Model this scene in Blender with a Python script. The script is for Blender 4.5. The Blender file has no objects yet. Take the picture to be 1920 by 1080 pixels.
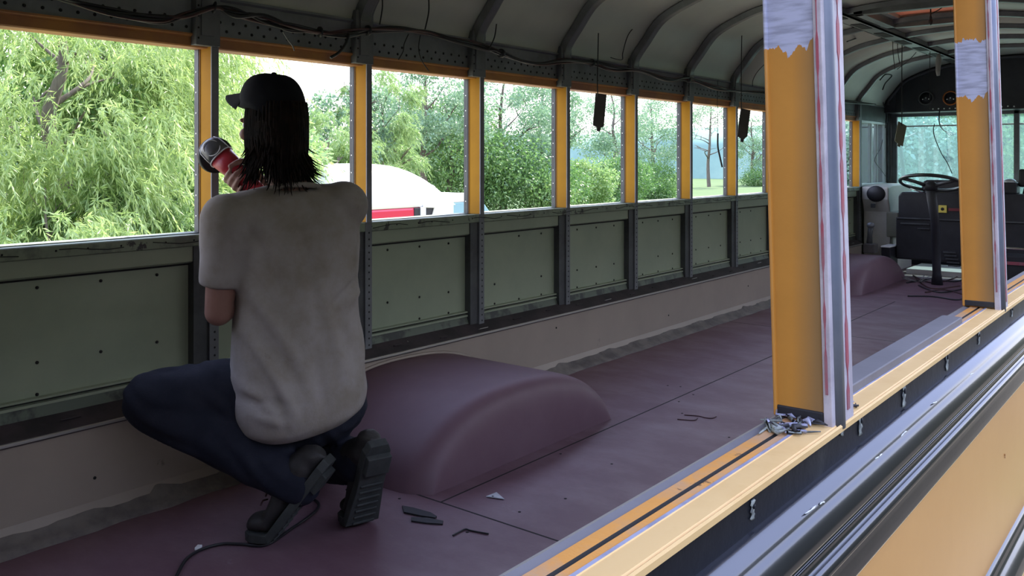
import bpy, bmesh, math, random
import numpy as np
from mathutils import Vector, Matrix

SC = bpy.context.scene
COL = SC.collection
random.seed(7)
RNG = np.random.default_rng(7)

# ------------------------------------------------------------------ camera, sky, sun, exposure
CZ = 1.092                                   # eye height above the bus floor
FPX, TAN = 1650.0, 1315.0 / 1650.0
YAW = math.atan(TAN)
cam_d = bpy.data.cameras.new('camera')
cam = bpy.data.objects.new('camera', cam_d)
COL.objects.link(cam)
cam.location = (0, 0, CZ)
cam.rotation_euler = (math.radians(90), 0, YAW)
cam_d.sensor_width = 36.0
cam_d.lens = FPX * 36.0 / 1920.0
cam_d.shift_y = -238.0 / 1920.0
cam_d.clip_start = 0.02
cam_d.clip_end = 600
SC.camera = cam

world = bpy.data.worlds.new('sky')
SC.world = world
world.use_nodes = True
wn, wl = world.node_tree.nodes, world.node_tree.links
wbg = wn['Background']
wtc = wn.new('ShaderNodeTexCoord')
wsep = wn.new('ShaderNodeSeparateXYZ')
wramp = wn.new('ShaderNodeValToRGB')
wl.new(wtc.outputs['Generated'], wsep.inputs[0])
wl.new(wsep.outputs['Z'], wramp.inputs[0])
wramp.color_ramp.elements[0].position = 0.04
wramp.color_ramp.elements[0].color = (1.0, 1.0, 1.0, 1)
wramp.color_ramp.elements[1].position = 0.6
wramp.color_ramp.elements[1].color = (0.52, 0.62, 1.0, 1)
wl.new(wramp.outputs[0], wbg.inputs['Color'])
wbg.inputs['Strength'].default_value = 2.4

sun_d = bpy.data.lights.new('sun', 'SUN')
sun_d.energy = 8.0
sun_d.angle = math.radians(1.0)
sun_d.color = (1.0, 0.94, 0.82)
sun = bpy.data.objects.new('sun', sun_d)
COL.objects.link(sun)
# the sun stands high ahead of the bus, a little to its left
_az, _el = math.radians(5), math.radians(50)
_to = Vector((-math.sin(_az) * math.cos(_el), math.cos(_az) * math.cos(_el), math.sin(_el)))
sun.rotation_euler = _to.to_track_quat('Z', 'Y').to_euler()
sun.location = (0, 20, 30)

SC.view_settings.view_transform = 'Standard'
SC.view_settings.look = 'None'
SC.view_settings.exposure = 0.70
SC.view_settings.gamma = 1.0
SC.view_settings.use_curve_mapping = False


# ------------------------------------------------------------------ helpers
def at(px, py, d):
    """point of the place, d metres left of the camera, that shows at a pixel"""
    s = FPX * (1 + TAN * TAN) * d / (2275.0 - px)
    return Vector((-d, s - TAN * d, CZ - (py - 302.0) / (FPX * math.sqrt(1 + TAN * TAN)) * s))


def flat(px, py, z=0.0):
    """point at height z that shows at a pixel below the horizon"""
    s = FPX * math.sqrt(1 + TAN * TAN) * (CZ - z) / (py - 302.0)
    d = (2275.0 - px) * s / (FPX * (1 + TAN * TAN))
    return Vector((-d, s - TAN * d, z))


def spline(pts, n=8, closed=False):
    P = [Vector(p) for p in pts]
    out = []
    N = len(P)
    rng = range(N if closed else N - 1)
    for i in rng:
        if closed:
            a, b, c, d = P[(i - 1) % N], P[i], P[(i + 1) % N], P[(i + 2) % N]
        else:
            a, b, c, d = P[max(i - 1, 0)], P[i], P[i + 1], P[min(i + 2, N - 1)]
        for k in range(n):
            t = k / n
            out.append(0.5 * ((2 * b) + (c - a) * t + (2 * a - 5 * b + 4 * c - d) * t * t + (3 * b - a - 3 * c + d) * t ** 3))
    if not closed:
        out.append(P[-1].copy())
    return out


class MB:
    def __init__(s):
        s.v, s.f, s.m, s.s = [], [], [], []

    def add(s, vs, fs, mi=0, smooth=False):
        o = len(s.v)
        s.v += [tuple(v) for v in vs]
        for f in fs:
            s.f.append([i + o for i in f]); s.m.append(mi); s.s.append(smooth)
        return s

    def box(s, x0, x1, y0, y1, z0, z1, mi=0):
        vs = [(x, y, z) for x in (x0, x1) for y in (y0, y1) for z in (z0, z1)]
        return s.add(vs, [(0, 1, 3, 2), (4, 6, 7, 5), (0, 4, 5, 1), (2, 3, 7, 6), (0, 2, 6, 4), (1, 5, 7, 3)], mi)

    def obox(s, c, size, R=None, mi=0):
        R = R or Matrix.Identity(3)
        c = Vector(c)
        vs = [c + R @ Vector((sx * size[0] / 2, sy * size[1] / 2, sz * size[2] / 2)) for sx in (-1, 1) for sy in (-1, 1) for sz in (-1, 1)]
        return s.add(vs, [(0, 1, 3, 2), (4, 6, 7, 5), (0, 4, 5, 1), (2, 3, 7, 6), (0, 2, 6, 4), (1, 5, 7, 3)], mi)

    def rings(s, R, mi=0, smooth=True, cap=True, closed=True):
        """loft: list of rings, each a list of points"""
        n = len(R[0])
        vs = [p for r in R for p in r]
        fs = []
        for i in range(len(R) - 1):
            for j in range(n if closed else n - 1):
                k = (j + 1) % n
                fs.append((i * n + j, i * n + k, (i + 1) * n + k, (i + 1) * n + j))
        if cap and closed:
            fs.append(tuple(range(n - 1, -1, -1)))
            fs.append(tuple((len(R) - 1) * n + j for j in range(n)))
        return s.add(vs, fs, mi, smooth)

    def tube(s, pts, r, seg=8, mi=0, round_ends=False):
        P = [Vector(p) for p in pts]
        rr = list(r) if hasattr(r, '__len__') else [r] * len(P)
        T = []
        for i in range(len(P)):
            t = P[min(i + 1, len(P) - 1)] - P[max(i - 1, 0)]
            T.append(t.normalized() if t.length > 1e-9 else Vector((0, 0, 1)))
        if round_ends:
            P0, P1, r0, r1, t0, t1 = P[0], P[-1], rr[0], rr[-1], T[0], T[-1]
            pre = [(P0 - t0 * r0 * math.sin(a), r0 * math.cos(a)) for a in (1.5, 1.1, 0.7, 0.35)]
            post = [(P1 + t1 * r1 * math.sin(a), r1 * math.cos(a)) for a in (0.35, 0.7, 1.1, 1.5)]
            P = [p for p, _ in pre] + P + [p for p, _ in post]
            rr = [q for _, q in pre] + rr + [q for _, q in post]
            T = [t0] * 4 + T + [t1] * 4
        up = Vector((0, 0, 1)) if abs(T[0].z) < 0.9 else Vector((1, 0, 0))
        R = []
        n0 = T[0].cross(up).normalized()
        for p, t, q in zip(P, T, rr):
            n0 = (n0 - t * n0.dot(t))
            n0 = n0.normalized() if n0.length > 1e-6 else t.orthogonal().normalized()
            b0 = t.cross(n0)
            R.append([p + (n0 * math.cos(2 * math.pi * j / seg) + b0 * math.sin(2 * math.pi * j / seg)) * q for j in range(seg)])
        return s.rings(R, mi, True, True)

    def prism_y(s, prof, y0, y1, mi=0, smooth=False, closed=True, n=1):
        R = [[(x, y0 + (y1 - y0) * k / n, z) for x, z in prof] for k in range(n + 1)]
        return s.rings(R, mi, smooth, closed, closed)

    def disc(s, c, nrm, r, th=0.002, seg=8, mi=0):
        c, nrm = Vector(c), Vector(nrm).normalized()
        return s.tube([c, c + nrm * th], r, seg, mi)

    def ellipsoid(s, c, rad, R=None, mi=0, nu=20, nv=12):
        c = Vector(c); R = R or Matrix.Identity(3)
        rg = []
        for i in range(nv + 1):
            a = math.pi * (i + 0.02) / (nv + 0.04) - math.pi / 2
            rg.append([c + R @ Vector((rad[0] * math.cos(a) * math.cos(2 * math.pi * j / nu), rad[1] * math.cos(a) * math.sin(2 * math.pi * j / nu), rad[2] * math.sin(a))) for j in range(nu)])
        return s.rings(rg, mi, True, True)

    def build(s, name, mats, parent=None, origin=None, bevel=0.0, shade=None):
        if parent is not None:
            o = Vector(parent['_o'])
        else:
            o = Vector(origin) if origin is not None else Vector((0, 0, 0))
        me = bpy.data.meshes.new(name)
        me.from_pydata([(v[0] - o.x, v[1] - o.y, v[2] - o.z) for v in s.v], [], s.f)
        me.polygons.foreach_set('material_index', s.m)
        me.polygons.foreach_set('use_smooth', s.s)
        bm = bmesh.new(); bm.from_mesh(me)
        bmesh.ops.recalc_face_normals(bm, faces=bm.faces)
        bm.to_mesh(me); bm.free()
        me.update()
        return put(name, me, mats, parent, o, bevel)


def put(name, me, mats, parent=None, o=(0, 0, 0), bevel=0.0):
    for m in (mats if isinstance(mats, (list, tuple)) else [mats]):
        me.materials.append(m)
    ob = bpy.data.objects.new(name, me)
    COL.objects.link(ob)
    if parent is not None:
        ob.parent = parent
    else:
        ob.location = o
    ob['_o'] = list(o)
    if bevel:
        b = ob.modifiers.new('bevel', 'BEVEL')
        b.width = bevel; b.segments = 2; b.limit_method = 'ANGLE'
    return ob


def thing(name, label, cat, o=(0, 0, 0), group=None):
    e = bpy.data.objects.new(name, None)
    COL.objects.link(e)
    e.location = o
    e.empty_display_size = 0.1
    e['_o'] = list(o)
    return tag(e, label, cat, group)


def tag(o, label, cat, group=None, kind=None):
    o['label'] = label; o['category'] = cat
    if group: o['group'] = group
    if kind: o['kind'] = kind
    return o


def struct(o):
    o['kind'] = 'structure'
    return o


def copy_tree(o, parent=None):
    c = o.copy(); COL.objects.link(c)
    if parent is not None: c.parent = parent
    for ch in list(o.children): copy_tree(ch, c)
    return c


def remesh(mb, voxel, smooth=4):
    """one continuous skin over everything in the builder"""
    me = bpy.data.meshes.new('tmp')
    me.from_pydata(mb.v, [], mb.f)
    bm = bmesh.new(); bm.from_mesh(me)
    bmesh.ops.recalc_face_normals(bm, faces=bm.faces)
    bm.to_mesh(me); bm.free()
    ob = bpy.data.objects.new('tmp', me); COL.objects.link(ob)
    r = ob.modifiers.new('r', 'REMESH'); r.mode = 'VOXEL'; r.voxel_size = voxel
    if smooth:
        q = ob.modifiers.new('s', 'SMOOTH'); q.factor = 0.5; q.iterations = smooth
    dg = bpy.context.evaluated_depsgraph_get()
    out = bpy.data.meshes.new_from_object(ob.evaluated_get(dg))
    bpy.data.objects.remove(ob); bpy.data.meshes.remove(me)
    out.polygons.foreach_set('use_smooth', [True] * len(out.polygons))
    return out


def mesh_offset(me, o):
    me.transform(Matrix.Translation(-Vector(o)))
    return me


def get_vn(me):
    n = len(me.vertices)
    v = np.empty(n * 3, 'f4'); me.vertices.foreach_get('co', v)
    w = np.empty(n * 3, 'f4'); me.vertices.foreach_get('normal', w)
    return v.reshape(-1, 3), w.reshape(-1, 3)


# ------------------------------------------------------------------ materials
def mat(name, col, rough=0.6, metal=0.0, col2=None, scale=6.0, lo=0.4, hi=0.65, bump=0.0, bscale=40.0, spec=0.5, coat=0.0, stretch=(1, 1, 1), col3=None, s3=30.0, lo3=0.62, hi3=0.68, r2=None):
    m = bpy.data.materials.new(name); m.use_nodes = True
    nt = m.node_tree; N, L = nt.nodes, nt.links
    p = N['Principled BSDF']
    p.inputs['Base Color'].default_value = (*col, 1)
    p.inputs['Roughness'].default_value = rough
    p.inputs['Metallic'].default_value = metal
    p.inputs['Specular IOR Level'].default_value = spec
    p.inputs['Coat Weight'].default_value = coat
    p.inputs['Coat Roughness'].default_value = 0.12
    tc = N.new('ShaderNodeTexCoord')
    mp = N.new('ShaderNodeMapping'); mp.inputs['Scale'].default_value = stretch
    L.new(tc.outputs['Object'], mp.inputs[0])

    def noise(sc, lo_, hi_, det=6):
        n = N.new('ShaderNodeTexNoise'); n.inputs['Scale'].default_value = sc; n.inputs['Detail'].default_value = det
        n.inputs['Roughness'].default_value = 0.65
        L.new(mp.outputs[0], n.inputs['Vector'])
        r = N.new('ShaderNodeMapRange'); r.inputs['From Min'].default_value = lo_; r.inputs['From Max'].default_value = hi_
        L.new(n.outputs['Fac'], r.inputs['Value'])
        return n, r
    if col2:
        n, r = noise(scale, lo, hi)
        mx = N.new('ShaderNodeMix'); mx.data_type = 'RGBA'
        mx.inputs['A'].default_value = (*col, 1); mx.inputs['B'].default_value = (*col2, 1)
        L.new(r.outputs[0], mx.inputs['Factor'])
        last = mx.outputs['Result']
        if col3:
            n3, r3 = noise(s3, lo3, hi3)
            m3 = N.new('ShaderNodeMix'); m3.data_type = 'RGBA'
            L.new(last, m3.inputs['A']); m3.inputs['B'].default_value = (*col3, 1)
            L.new(r3.outputs[0], m3.inputs['Factor'])
            last = m3.outputs['Result']
        L.new(last, p.inputs['Base Color'])
        if r2 is not None:
            rr = N.new('ShaderNodeMapRange'); rr.inputs['To Min'].default_value = rough; rr.inputs['To Max'].default_value = r2
            L.new(r.outputs[0], rr.inputs['Value']); L.new(rr.outputs[0], p.inputs['Roughness'])
    if bump:
        n, r = noise(bscale, 0.3, 0.7, 4)
        b = N.new('ShaderNodeBump'); b.inputs['Strength'].default_value = bump; b.inputs['Distance'].default_value = 0.01
        L.new(n.outputs['Fac'], b.inputs['Height']); L.new(b.outputs[0], p.inputs['Normal'])
    return m


def leaf_mat(name, a, b, trans=0.45):
    m = bpy.data.materials.new(name); m.use_nodes = True
    nt = m.node_tree; N, L = nt.nodes, nt.links
    for n in list(N): N.remove(n)
    out = N.new('ShaderNodeOutputMaterial')
    g = N.new('ShaderNodeNewGeometry')
    tc = N.new('ShaderNodeTexCoord')
    nz = N.new('ShaderNodeTexNoise'); nz.inputs['Scale'].default_value = 0.9; nz.inputs['Detail'].default_value = 3
    L.new(tc.outputs['Object'], nz.inputs['Vector'])
    ad = N.new('ShaderNodeMath'); ad.operation = 'ADD'
    L.new(g.outputs['Random Per Island'], ad.inputs[0]); L.new(nz.outputs['Fac'], ad.inputs[1])
    mr = N.new('ShaderNodeMapRange'); mr.inputs['From Min'].default_value = 0.4; mr.inputs['From Max'].default_value = 1.6
    L.new(ad.outputs[0], mr.inputs['Value'])
    mx = N.new('ShaderNodeMix'); mx.data_type = 'RGBA'
    mx.inputs['A'].default_value = (*a, 1); mx.inputs['B'].default_value = (*b, 1)
    L.new(mr.outputs[0], mx.inputs['Factor'])
    d = N.new('ShaderNodeBsdfDiffuse'); t = N.new('ShaderNodeBsdfTranslucent'); gl = N.new('ShaderNodeBsdfGlossy')
    gl.inputs['Roughness'].default_value = 0.45; gl.inputs['Color'].default_value = (0.9, 0.95, 0.9, 1)
    L.new(mx.outputs['Result'], d.inputs['Color']); L.new(mx.outputs['Result'], t.inputs['Color'])
    s1 = N.new('ShaderNodeMixShader'); s1.inputs[0].default_value = trans
    L.new(d.outputs[0], s1.inputs[1]); L.new(t.outputs[0], s1.inputs[2])
    s2 = N.new('ShaderNodeMixShader'); s2.inputs[0].default_value = 0.06
    L.new(s1.outputs[0], s2.inputs[1]); L.new(gl.outputs[0], s2.inputs[2])
    L.new(s2.outputs[0], out.inputs['Surface'])
    return m


def glass_mat(name, tint, dust=0.08, dustcol=(0.6, 0.75, 0.75)):
    m = bpy.data.materials.new(name); m.use_nodes = True
    nt = m.node_tree; N, L = nt.nodes, nt.links
    for n in list(N): N.remove(n)
    out = N.new('ShaderNodeOutputMaterial')
    tr = N.new('ShaderNodeBsdfTransparent'); tr.inputs[0].default_value = (*tint, 1)
    gl = N.new('ShaderNodeBsdfGlossy'); gl.inputs['Roughness'].default_value = 0.03
    df = N.new('ShaderNodeBsdfTranslucent'); df.inputs['Color'].default_value = (*dustcol, 1)
    fr = N.new('ShaderNodeFresnel'); fr.inputs[0].default_value = 1.3
    s1 = N.new('ShaderNodeMixShader'); s1.inputs[0].default_value = dust
    L.new(tr.outputs[0], s1.inputs[1]); L.new(df.outputs[0], s1.inputs[2])
    s2 = N.new('ShaderNodeMixShader')
    L.new(fr.outputs[0], s2.inputs[0]); L.new(s1.outputs[0], s2.inputs[1]); L.new(gl.outputs[0], s2.inputs[2])
    L.new(s2.outputs[0], out.inputs['Surface'])
    return m


def patch_mat(name, paint, bare, z0, z1, lower=None):
    """painted steel with a strip of paint sanded away between two heights, ragged edges"""
    m = mat(name, paint, 0.5, 0.0, tuple(c * 0.8 for c in paint), 5, 0.35, 0.7, bump=0.03, bscale=60)
    N, L = m.node_tree.nodes, m.node_tree.links
    p = N['Principled BSDF']
    src = p.inputs['Base Color'].links[0].from_socket
    tc = [n for n in N if n.type == 'TEX_COORD'][0]
    sp = N.new('ShaderNodeSeparateXYZ'); L.new(tc.outputs['Object'], sp.inputs[0])
    mp = N.new('ShaderNodeMapping'); mp.inputs['Scale'].default_value = (90, 90, 12)
    L.new(tc.outputs['Object'], mp.inputs[0])
    nz = N.new('ShaderNodeTexNoise'); nz.inputs['Scale'].default_value = 1.0; nz.inputs['Detail'].default_value = 4
    L.new(mp.outputs[0], nz.inputs['Vector'])
    ma = N.new('ShaderNodeMath'); ma.operation = 'MULTIPLY_ADD'; ma.inputs[1].default_value = 0.05
    L.new(nz.outputs['Fac'], ma.inputs[0]); L.new(sp.outputs['Z'], ma.inputs[2])
    g1 = N.new('ShaderNodeMath'); g1.operation = 'GREATER_THAN'; g1.inputs[1].default_value = z0 + 0.025
    g2 = N.new('ShaderNodeMath'); g2.operation = 'LESS_THAN'; g2.inputs[1].default_value = z1 + 0.025
    L.new(ma.outputs[0], g1.inputs[0]); L.new(ma.outputs[0], g2.inputs[0])
    mu = N.new('ShaderNodeMath'); mu.operation = 'MULTIPLY'
    L.new(g1.outputs[0], mu.inputs[0]); L.new(g2.outputs[0], mu.inputs[1])
    mb_ = N.new('ShaderNodeMapping'); mb_.inputs['Scale'].default_value = (30, 30, 200)
    L.new(tc.outputs['Object'], mb_.inputs[0])
    n2 = N.new('ShaderNodeTexNoise'); n2.inputs['Scale'].default_value = 1.0; n2.inputs['Detail'].default_value = 5
    L.new(mb_.outputs[0], n2.inputs['Vector'])
    c2 = N.new('ShaderNodeMix'); c2.data_type = 'RGBA'
    c2.inputs['A'].default_value = (*[c * 0.65 for c in bare], 1); c2.inputs['B'].default_value = (*bare, 1)
    mr = N.new('ShaderNodeMapRange'); mr.inputs['From Min'].default_value = 0.35; mr.inputs['From Max'].default_value = 0.6
    L.new(n2.outputs['Fac'], mr.inputs['Value']); L.new(mr.outputs[0], c2.inputs['Factor'])
    mx = N.new('ShaderNodeMix'); mx.data_type = 'RGBA'
    L.new(mu.outputs[0], mx.inputs['Factor']); L.new(src, mx.inputs['A']); L.new(c2.outputs['Result'], mx.inputs['B'])
    st = N.new('ShaderNodeMapRange'); st.inputs['From Min'].default_value = -0.012; st.inputs['From Max'].default_value = 0.012; st.inputs['To Max'].default_value = 0.75
    L.new(sp.outputs['X'], st.inputs['Value'])
    m5 = N.new('ShaderNodeMix'); m5.data_type = 'RGBA'
    L.new(st.outputs[0], m5.inputs['Factor']); L.new(src, m5.inputs['A']); m5.inputs['B'].default_value = (0.17, 0.115, 0.055, 1)
    L.new(m5.outputs['Result'], mx.inputs['A'])
    L.new(mx.outputs['Result'], p.inputs['Base Color'])
    return m


M = {}
M['floor'] = mat('maroon_floor_paint', (0.155, 0.083, 0.102), 0.5, 0, (0.19, 0.115, 0.135), 3.0, 0.4, 0.7, 0.06, 50, spec=0.5, col3=(0.27, 0.22, 0.24), s3=5.0, lo3=0.66, hi3=0.74, r2=0.38, stretch=(1, 1.6, 1))
M['arch'] = mat('maroon_arch_paint', (0.135, 0.072, 0.092), 0.55, 0, (0.155, 0.09, 0.11), 4.0, 0.4, 0.7, 0.03, 60)
M['green'] = mat('sage_green_paint', (0.33, 0.38, 0.27), 0.55, 0, (0.285, 0.335, 0.24), 3.0, 0.4, 0.65, 0.02, 30)
M['green_dark'] = mat('worn_green_paint', (0.11, 0.135, 0.10), 0.6, 0, (0.04, 0.045, 0.04), 9.0, 0.48, 0.6, 0.05, 60)
M['sill'] = mat('chipped_green_sill', (0.24, 0.29, 0.20), 0.5, 0, (0.15, 0.17, 0.13), 9.0, 0.5, 0.62, 0.05, 60, col3=(0.05, 0.05, 0.045), s3=14, lo3=0.62, hi3=0.65)
M['beige'] = mat('beige_skirting_paint', (0.36, 0.30, 0.25), 0.5, 0, (0.31, 0.26, 0.22), 2.0, 0.4, 0.7, 0.02, 30, col3=(0.12, 0.10, 0.09), s3=7, lo3=0.68, hi3=0.75)
M['cove'] = mat('dirty_cove', (0.20, 0.175, 0.155), 0.7, 0, (0.11, 0.095, 0.09), 7.0, 0.4, 0.6, 0.1, 40)
M['ledge'] = mat('maroon_black_ledge', (0.06, 0.045, 0.05), 0.6, 0, (0.03, 0.025, 0.028), 7, 0.4, 0.6, 0.05, 40, col3=(0.25, 0.25, 0.22), s3=8, lo3=0.70, hi3=0.73)
M['edge'] = mat('bare_metal_edge', (0.45, 0.43, 0.40), 0.4, 0.6)
M['yellow'] = mat('school_bus_yellow', (0.44, 0.215, 0.022), 0.75, 0, (0.38, 0.18, 0.02), 6, 0.4, 0.7, 0.03, 60, spec=0.15)
M['head'] = mat('orange_header_paint', (0.58, 0.27, 0.07), 0.55, 0, (0.38, 0.16, 0.08), 3, 0.4, 0.65, 0.03, 60)
M['steel'] = mat('galvanised_steel', (0.19, 0.20, 0.215), 0.5, 0.35, (0.12, 0.125, 0.135), 6, 0.4, 0.65, 0.04, 50)
M['flange'] = mat('grey_primer_flange', (0.26, 0.265, 0.29), 0.6, 0.0, (0.20, 0.20, 0.22), 6, 0.4, 0.65, 0.03, 50)
M['steel_dark'] = mat('dark_steel', (0.09, 0.095, 0.10), 0.5, 0.4, (0.05, 0.05, 0.055), 6, 0.4, 0.65, 0.04, 50)
M['rib'] = mat('grey_rib_steel', (0.20, 0.21, 0.21), 0.42, 0.45, (0.13, 0.135, 0.135), 5, 0.4, 0.65, 0.03, 50)
M['strip'] = mat('header_strip_steel', (0.24, 0.26, 0.28), 0.5, 0.3, (0.17, 0.18, 0.19), 5, 0.4, 0.65, 0.04, 50)
M['hole'] = mat('dark_hole', (0.012, 0.012, 0.012), 0.8)
M['rivet_and_daylight'] = mat('rivet_and_daylight', (0.8, 0.8, 0.76), 0.35, 0.5)
M['ceil'] = mat('grey_green_roof_sheet', (0.56, 0.565, 0.51), 0.5, 0.0, (0.48, 0.485, 0.44), 1.5, 0.4, 0.65, 0.03, 20)
M['black'] = mat('gloss_black_paint', (0.010, 0.011, 0.016), 0.24, 0, (0.016, 0.017, 0.022), 5, 0.45, 0.7, 0.02, 30, spec=0.9, coat=1.0)
M['fascia'] = mat('scuffed_black_paint', (0.012, 0.013, 0.017), 0.4, 0, (0.03, 0.032, 0.034), 8, 0.55, 0.7, 0.06, 40, spec=0.06)
M['matte_black'] = mat('matte_black', (0.012, 0.012, 0.016), 0.55, 0, (0.022, 0.022, 0.028), 7, 0.4, 0.7, 0.05, 40)
M['front_black'] = mat('black_front_cap', (0.022, 0.023, 0.03), 0.45, 0.1, (0.035, 0.036, 0.045), 4, 0.4, 0.7, 0.05, 30)
M['bodyyellow'] = mat('faded_side_yellow', (0.56, 0.28, 0.075), 0.4, 0, (0.52, 0.255, 0.065), 2.2, 0.4, 0.7, 0.02, 20, coat=0.2)
M['cream'] = mat('pale_yellow_sill_paint', (0.74, 0.50, 0.22), 0.45, 0, (0.68, 0.44, 0.18), 10, 0.45, 0.65, 0.04, 60)
M['orange'] = mat('worn_orange_channel', (0.66, 0.30, 0.07), 0.5, 0, (0.50, 0.30, 0.16), 14, 0.45, 0.6, 0.1, 60, col3=(0.09, 0.05, 0.03), s3=26, lo3=0.64, hi3=0.68)
M['bare'] = mat('sanded_bare_metal', (0.42, 0.44, 0.58), 0.45, 0.25, (0.30, 0.31, 0.42), 20, 0.42, 0.6, 0.08, 80)
M['blue_grey'] = mat('blue_grey_post_steel', (0.12, 0.14, 0.19), 0.42, 0.2, (0.16, 0.18, 0.23), 8, 0.4, 0.65, 0.03, 50)
M['whitestrip'] = mat('white_sealant_strip', (0.46, 0.43, 0.47), 0.55, 0, (0.33, 0.30, 0.34), 14, 0.45, 0.6, 0.05, 60)
M['redtape'] = mat('red_sealant', (0.30, 0.06, 0.085), 0.6, 0, (0.24, 0.12, 0.14), 20, 0.45, 0.6, 0.1, 80)
M['grey_rubber'] = mat('grey_weatherstrip', (0.16, 0.155, 0.165), 0.7, 0, (0.13, 0.125, 0.135), 6, 0.4, 0.7, 0.03, 60)
M['rust'] = mat('rust_speck', (0.30, 0.13, 0.04), 0.8)
M['smear'] = mat('pale_sealant_smear', (0.30, 0.33, 0.30), 0.7, 0, (0.10, 0.11, 0.11), 60, 0.45, 0.6, 0.2, 120)
M['wire'] = mat('black_wire', (0.012, 0.012, 0.014), 0.45)
M['wire_brown'] = mat('brown_wire', (0.07, 0.03, 0.03), 0.5)
M['wire_grey'] = mat('grey_wire', (0.25, 0.25, 0.25), 0.5)
M['board'] = mat('dark_board', (0.07, 0.065, 0.062), 0.7, 0, (0.10, 0.09, 0.085), 12, 0.4, 0.65)
M['skin'] = mat('skin', (0.30, 0.16, 0.125), 0.55, 0, (0.26, 0.13, 0.10), 12, 0.4, 0.7, 0.02, 120)
M['shirt'] = mat('dirty_white_cotton', (0.34, 0.31, 0.30), 0.85, 0, (0.22, 0.19, 0.152), 3.2, 0.40, 0.64, 0.12, 90, col3=(0.15, 0.122, 0.10), s3=6, lo3=0.66, hi3=0.80, spec=0.2)
M['denim'] = mat('black_denim', (0.012, 0.014, 0.024), 0.8, 0, (0.02, 0.022, 0.034), 9, 0.4, 0.65, 0.15, 160, spec=0.2)
M['cap'] = mat('black_cap_cloth', (0.008, 0.009, 0.014), 0.85, 0, (0.012, 0.013, 0.018), 20, 0.4, 0.65, 0.1, 200, spec=0.15)
M['hair'] = mat('dark_brown_hair', (0.006, 0.0045, 0.0045), 0.75, 0, (0.018, 0.009, 0.007), 30, 0.4, 0.65, spec=0.2)
M['boot'] = mat('dark_leather', (0.02, 0.018, 0.018), 0.6, 0, (0.03, 0.027, 0.026), 16, 0.4, 0.65, 0.15, 80)
M['sole'] = mat('grey_boot_sole', (0.03, 0.034, 0.033), 0.75, 0, (0.045, 0.05, 0.047), 20, 0.4, 0.65, 0.1, 90)
M['white_eye'] = mat('eye_white', (0.75, 0.73, 0.70), 0.3)
M['iris'] = mat('iris', (0.06, 0.04, 0.02), 0.2)
M['red_tool'] = mat('red_tool_plastic', (0.45, 0.025, 0.04), 0.35, 0, (0.40, 0.03, 0.05), 10, 0.4, 0.6)
M['tool_grey'] = mat('tool_metal', (0.18, 0.185, 0.20), 0.35, 0.6, (0.13, 0.13, 0.14), 12, 0.4, 0.6)
M['tool_light'] = mat('tool_trim', (0.72, 0.72, 0.74), 0.4)
M['tool_black'] = mat('tool_black_rubber', (0.018, 0.018, 0.02), 0.6)
M['scrap'] = mat('bright_scrap_metal', (0.62, 0.66, 0.68), 0.4, 0.3, (0.45, 0.48, 0.5), 30, 0.4, 0.6)
M['white'] = mat('white_paint', (0.85, 0.86, 0.86), 0.4)
M['van_red'] = mat('red_van_paint', (0.55, 0.012, 0.05), 0.3, coat=0.5)
M['tyre'] = mat('tyre_rubber', (0.02, 0.02, 0.02), 0.7)
M['chrome'] = mat('chrome', (0.6, 0.6, 0.6), 0.15, 1.0)
M['console'] = mat('off_white_console', (0.50, 0.49, 0.46), 0.5, 0, (0.42, 0.41, 0.38), 5, 0.4, 0.7)
M['khaki'] = mat('khaki_panel', (0.22, 0.22, 0.17), 0.55, 0, (0.19, 0.19, 0.15), 5, 0.4, 0.7)
M['hatch'] = leaf_mat('translucent_orange_hatch', (0.66, 0.36, 0.25), (0.74, 0.42, 0.30), 0.22)
M['amber'] = mat('amber_lens', (0.35, 0.10, 0.02), 0.25)
M['frame_lt'] = mat('aluminium_window_frame', (0.45, 0.47, 0.48), 0.4, 0.5)
M['bark'] = mat('grey_brown_bark', (0.10, 0.08, 0.065), 0.9, 0, (0.17, 0.145, 0.12), 6, 0.4, 0.65, 0.4, 20, stretch=(3, 3, 0.6))
M['bark_lt'] = mat('pale_bark', (0.22, 0.20, 0.17), 0.9, 0, (0.14, 0.12, 0.10), 6, 0.4, 0.65, 0.4, 20, stretch=(3, 3, 0.6))
M['grass'] = mat('meadow_grass', (0.05, 0.105, 0.022), 0.95, 0, (0.075, 0.13, 0.035), 0.4, 0.35, 0.7, 0.3, 6)
M['ground'] = mat('dry_ground', (0.30, 0.265, 0.22), 0.95, 0, (0.22, 0.25, 0.12), 0.25, 0.42, 0.6, 0.3, 6)
M['shade_ground'] = mat('shade_toned_ground', (0.045, 0.04, 0.036), 0.95, 0, (0.07, 0.065, 0.05), 1.2, 0.4, 0.65, 0.4, 8)
M['light_blocker'] = mat('dark_light_blocker', (0.016, 0.022, 0.01), 0.95, 0, (0.028, 0.036, 0.014), 1.5, 0.4, 0.65, 0.5, 4)
M['hill'] = mat('hazy_far_hill', (0.16, 0.27, 0.24), 0.95, 0, (0.24, 0.36, 0.30), 0.15, 0.4, 0.65, 0.0)  # distance haze put into the colour as a blue-green tint
M['glass_teal'] = glass_mat('teal_windshield_glass', (0.76, 0.90, 0.91), 0.10, (0.55, 0.85, 0.85))
M['glass_clear'] = glass_mat('side_window_glass', (0.85, 0.95, 0.95), 0.12, (0.8, 0.9, 0.95))
M['van_glass'] = mat('van_glass', (0.30, 0.48, 0.55), 0.1, 0.2)
M['leaf_willow'] = leaf_mat('willow_leaves', (0.26, 0.40, 0.12), (0.52, 0.64, 0.24), 0.5)
M['leaf_shade'] = leaf_mat('deep_green_leaves', (0.07, 0.17, 0.045), (0.20, 0.36, 0.10), 0.4)
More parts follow.
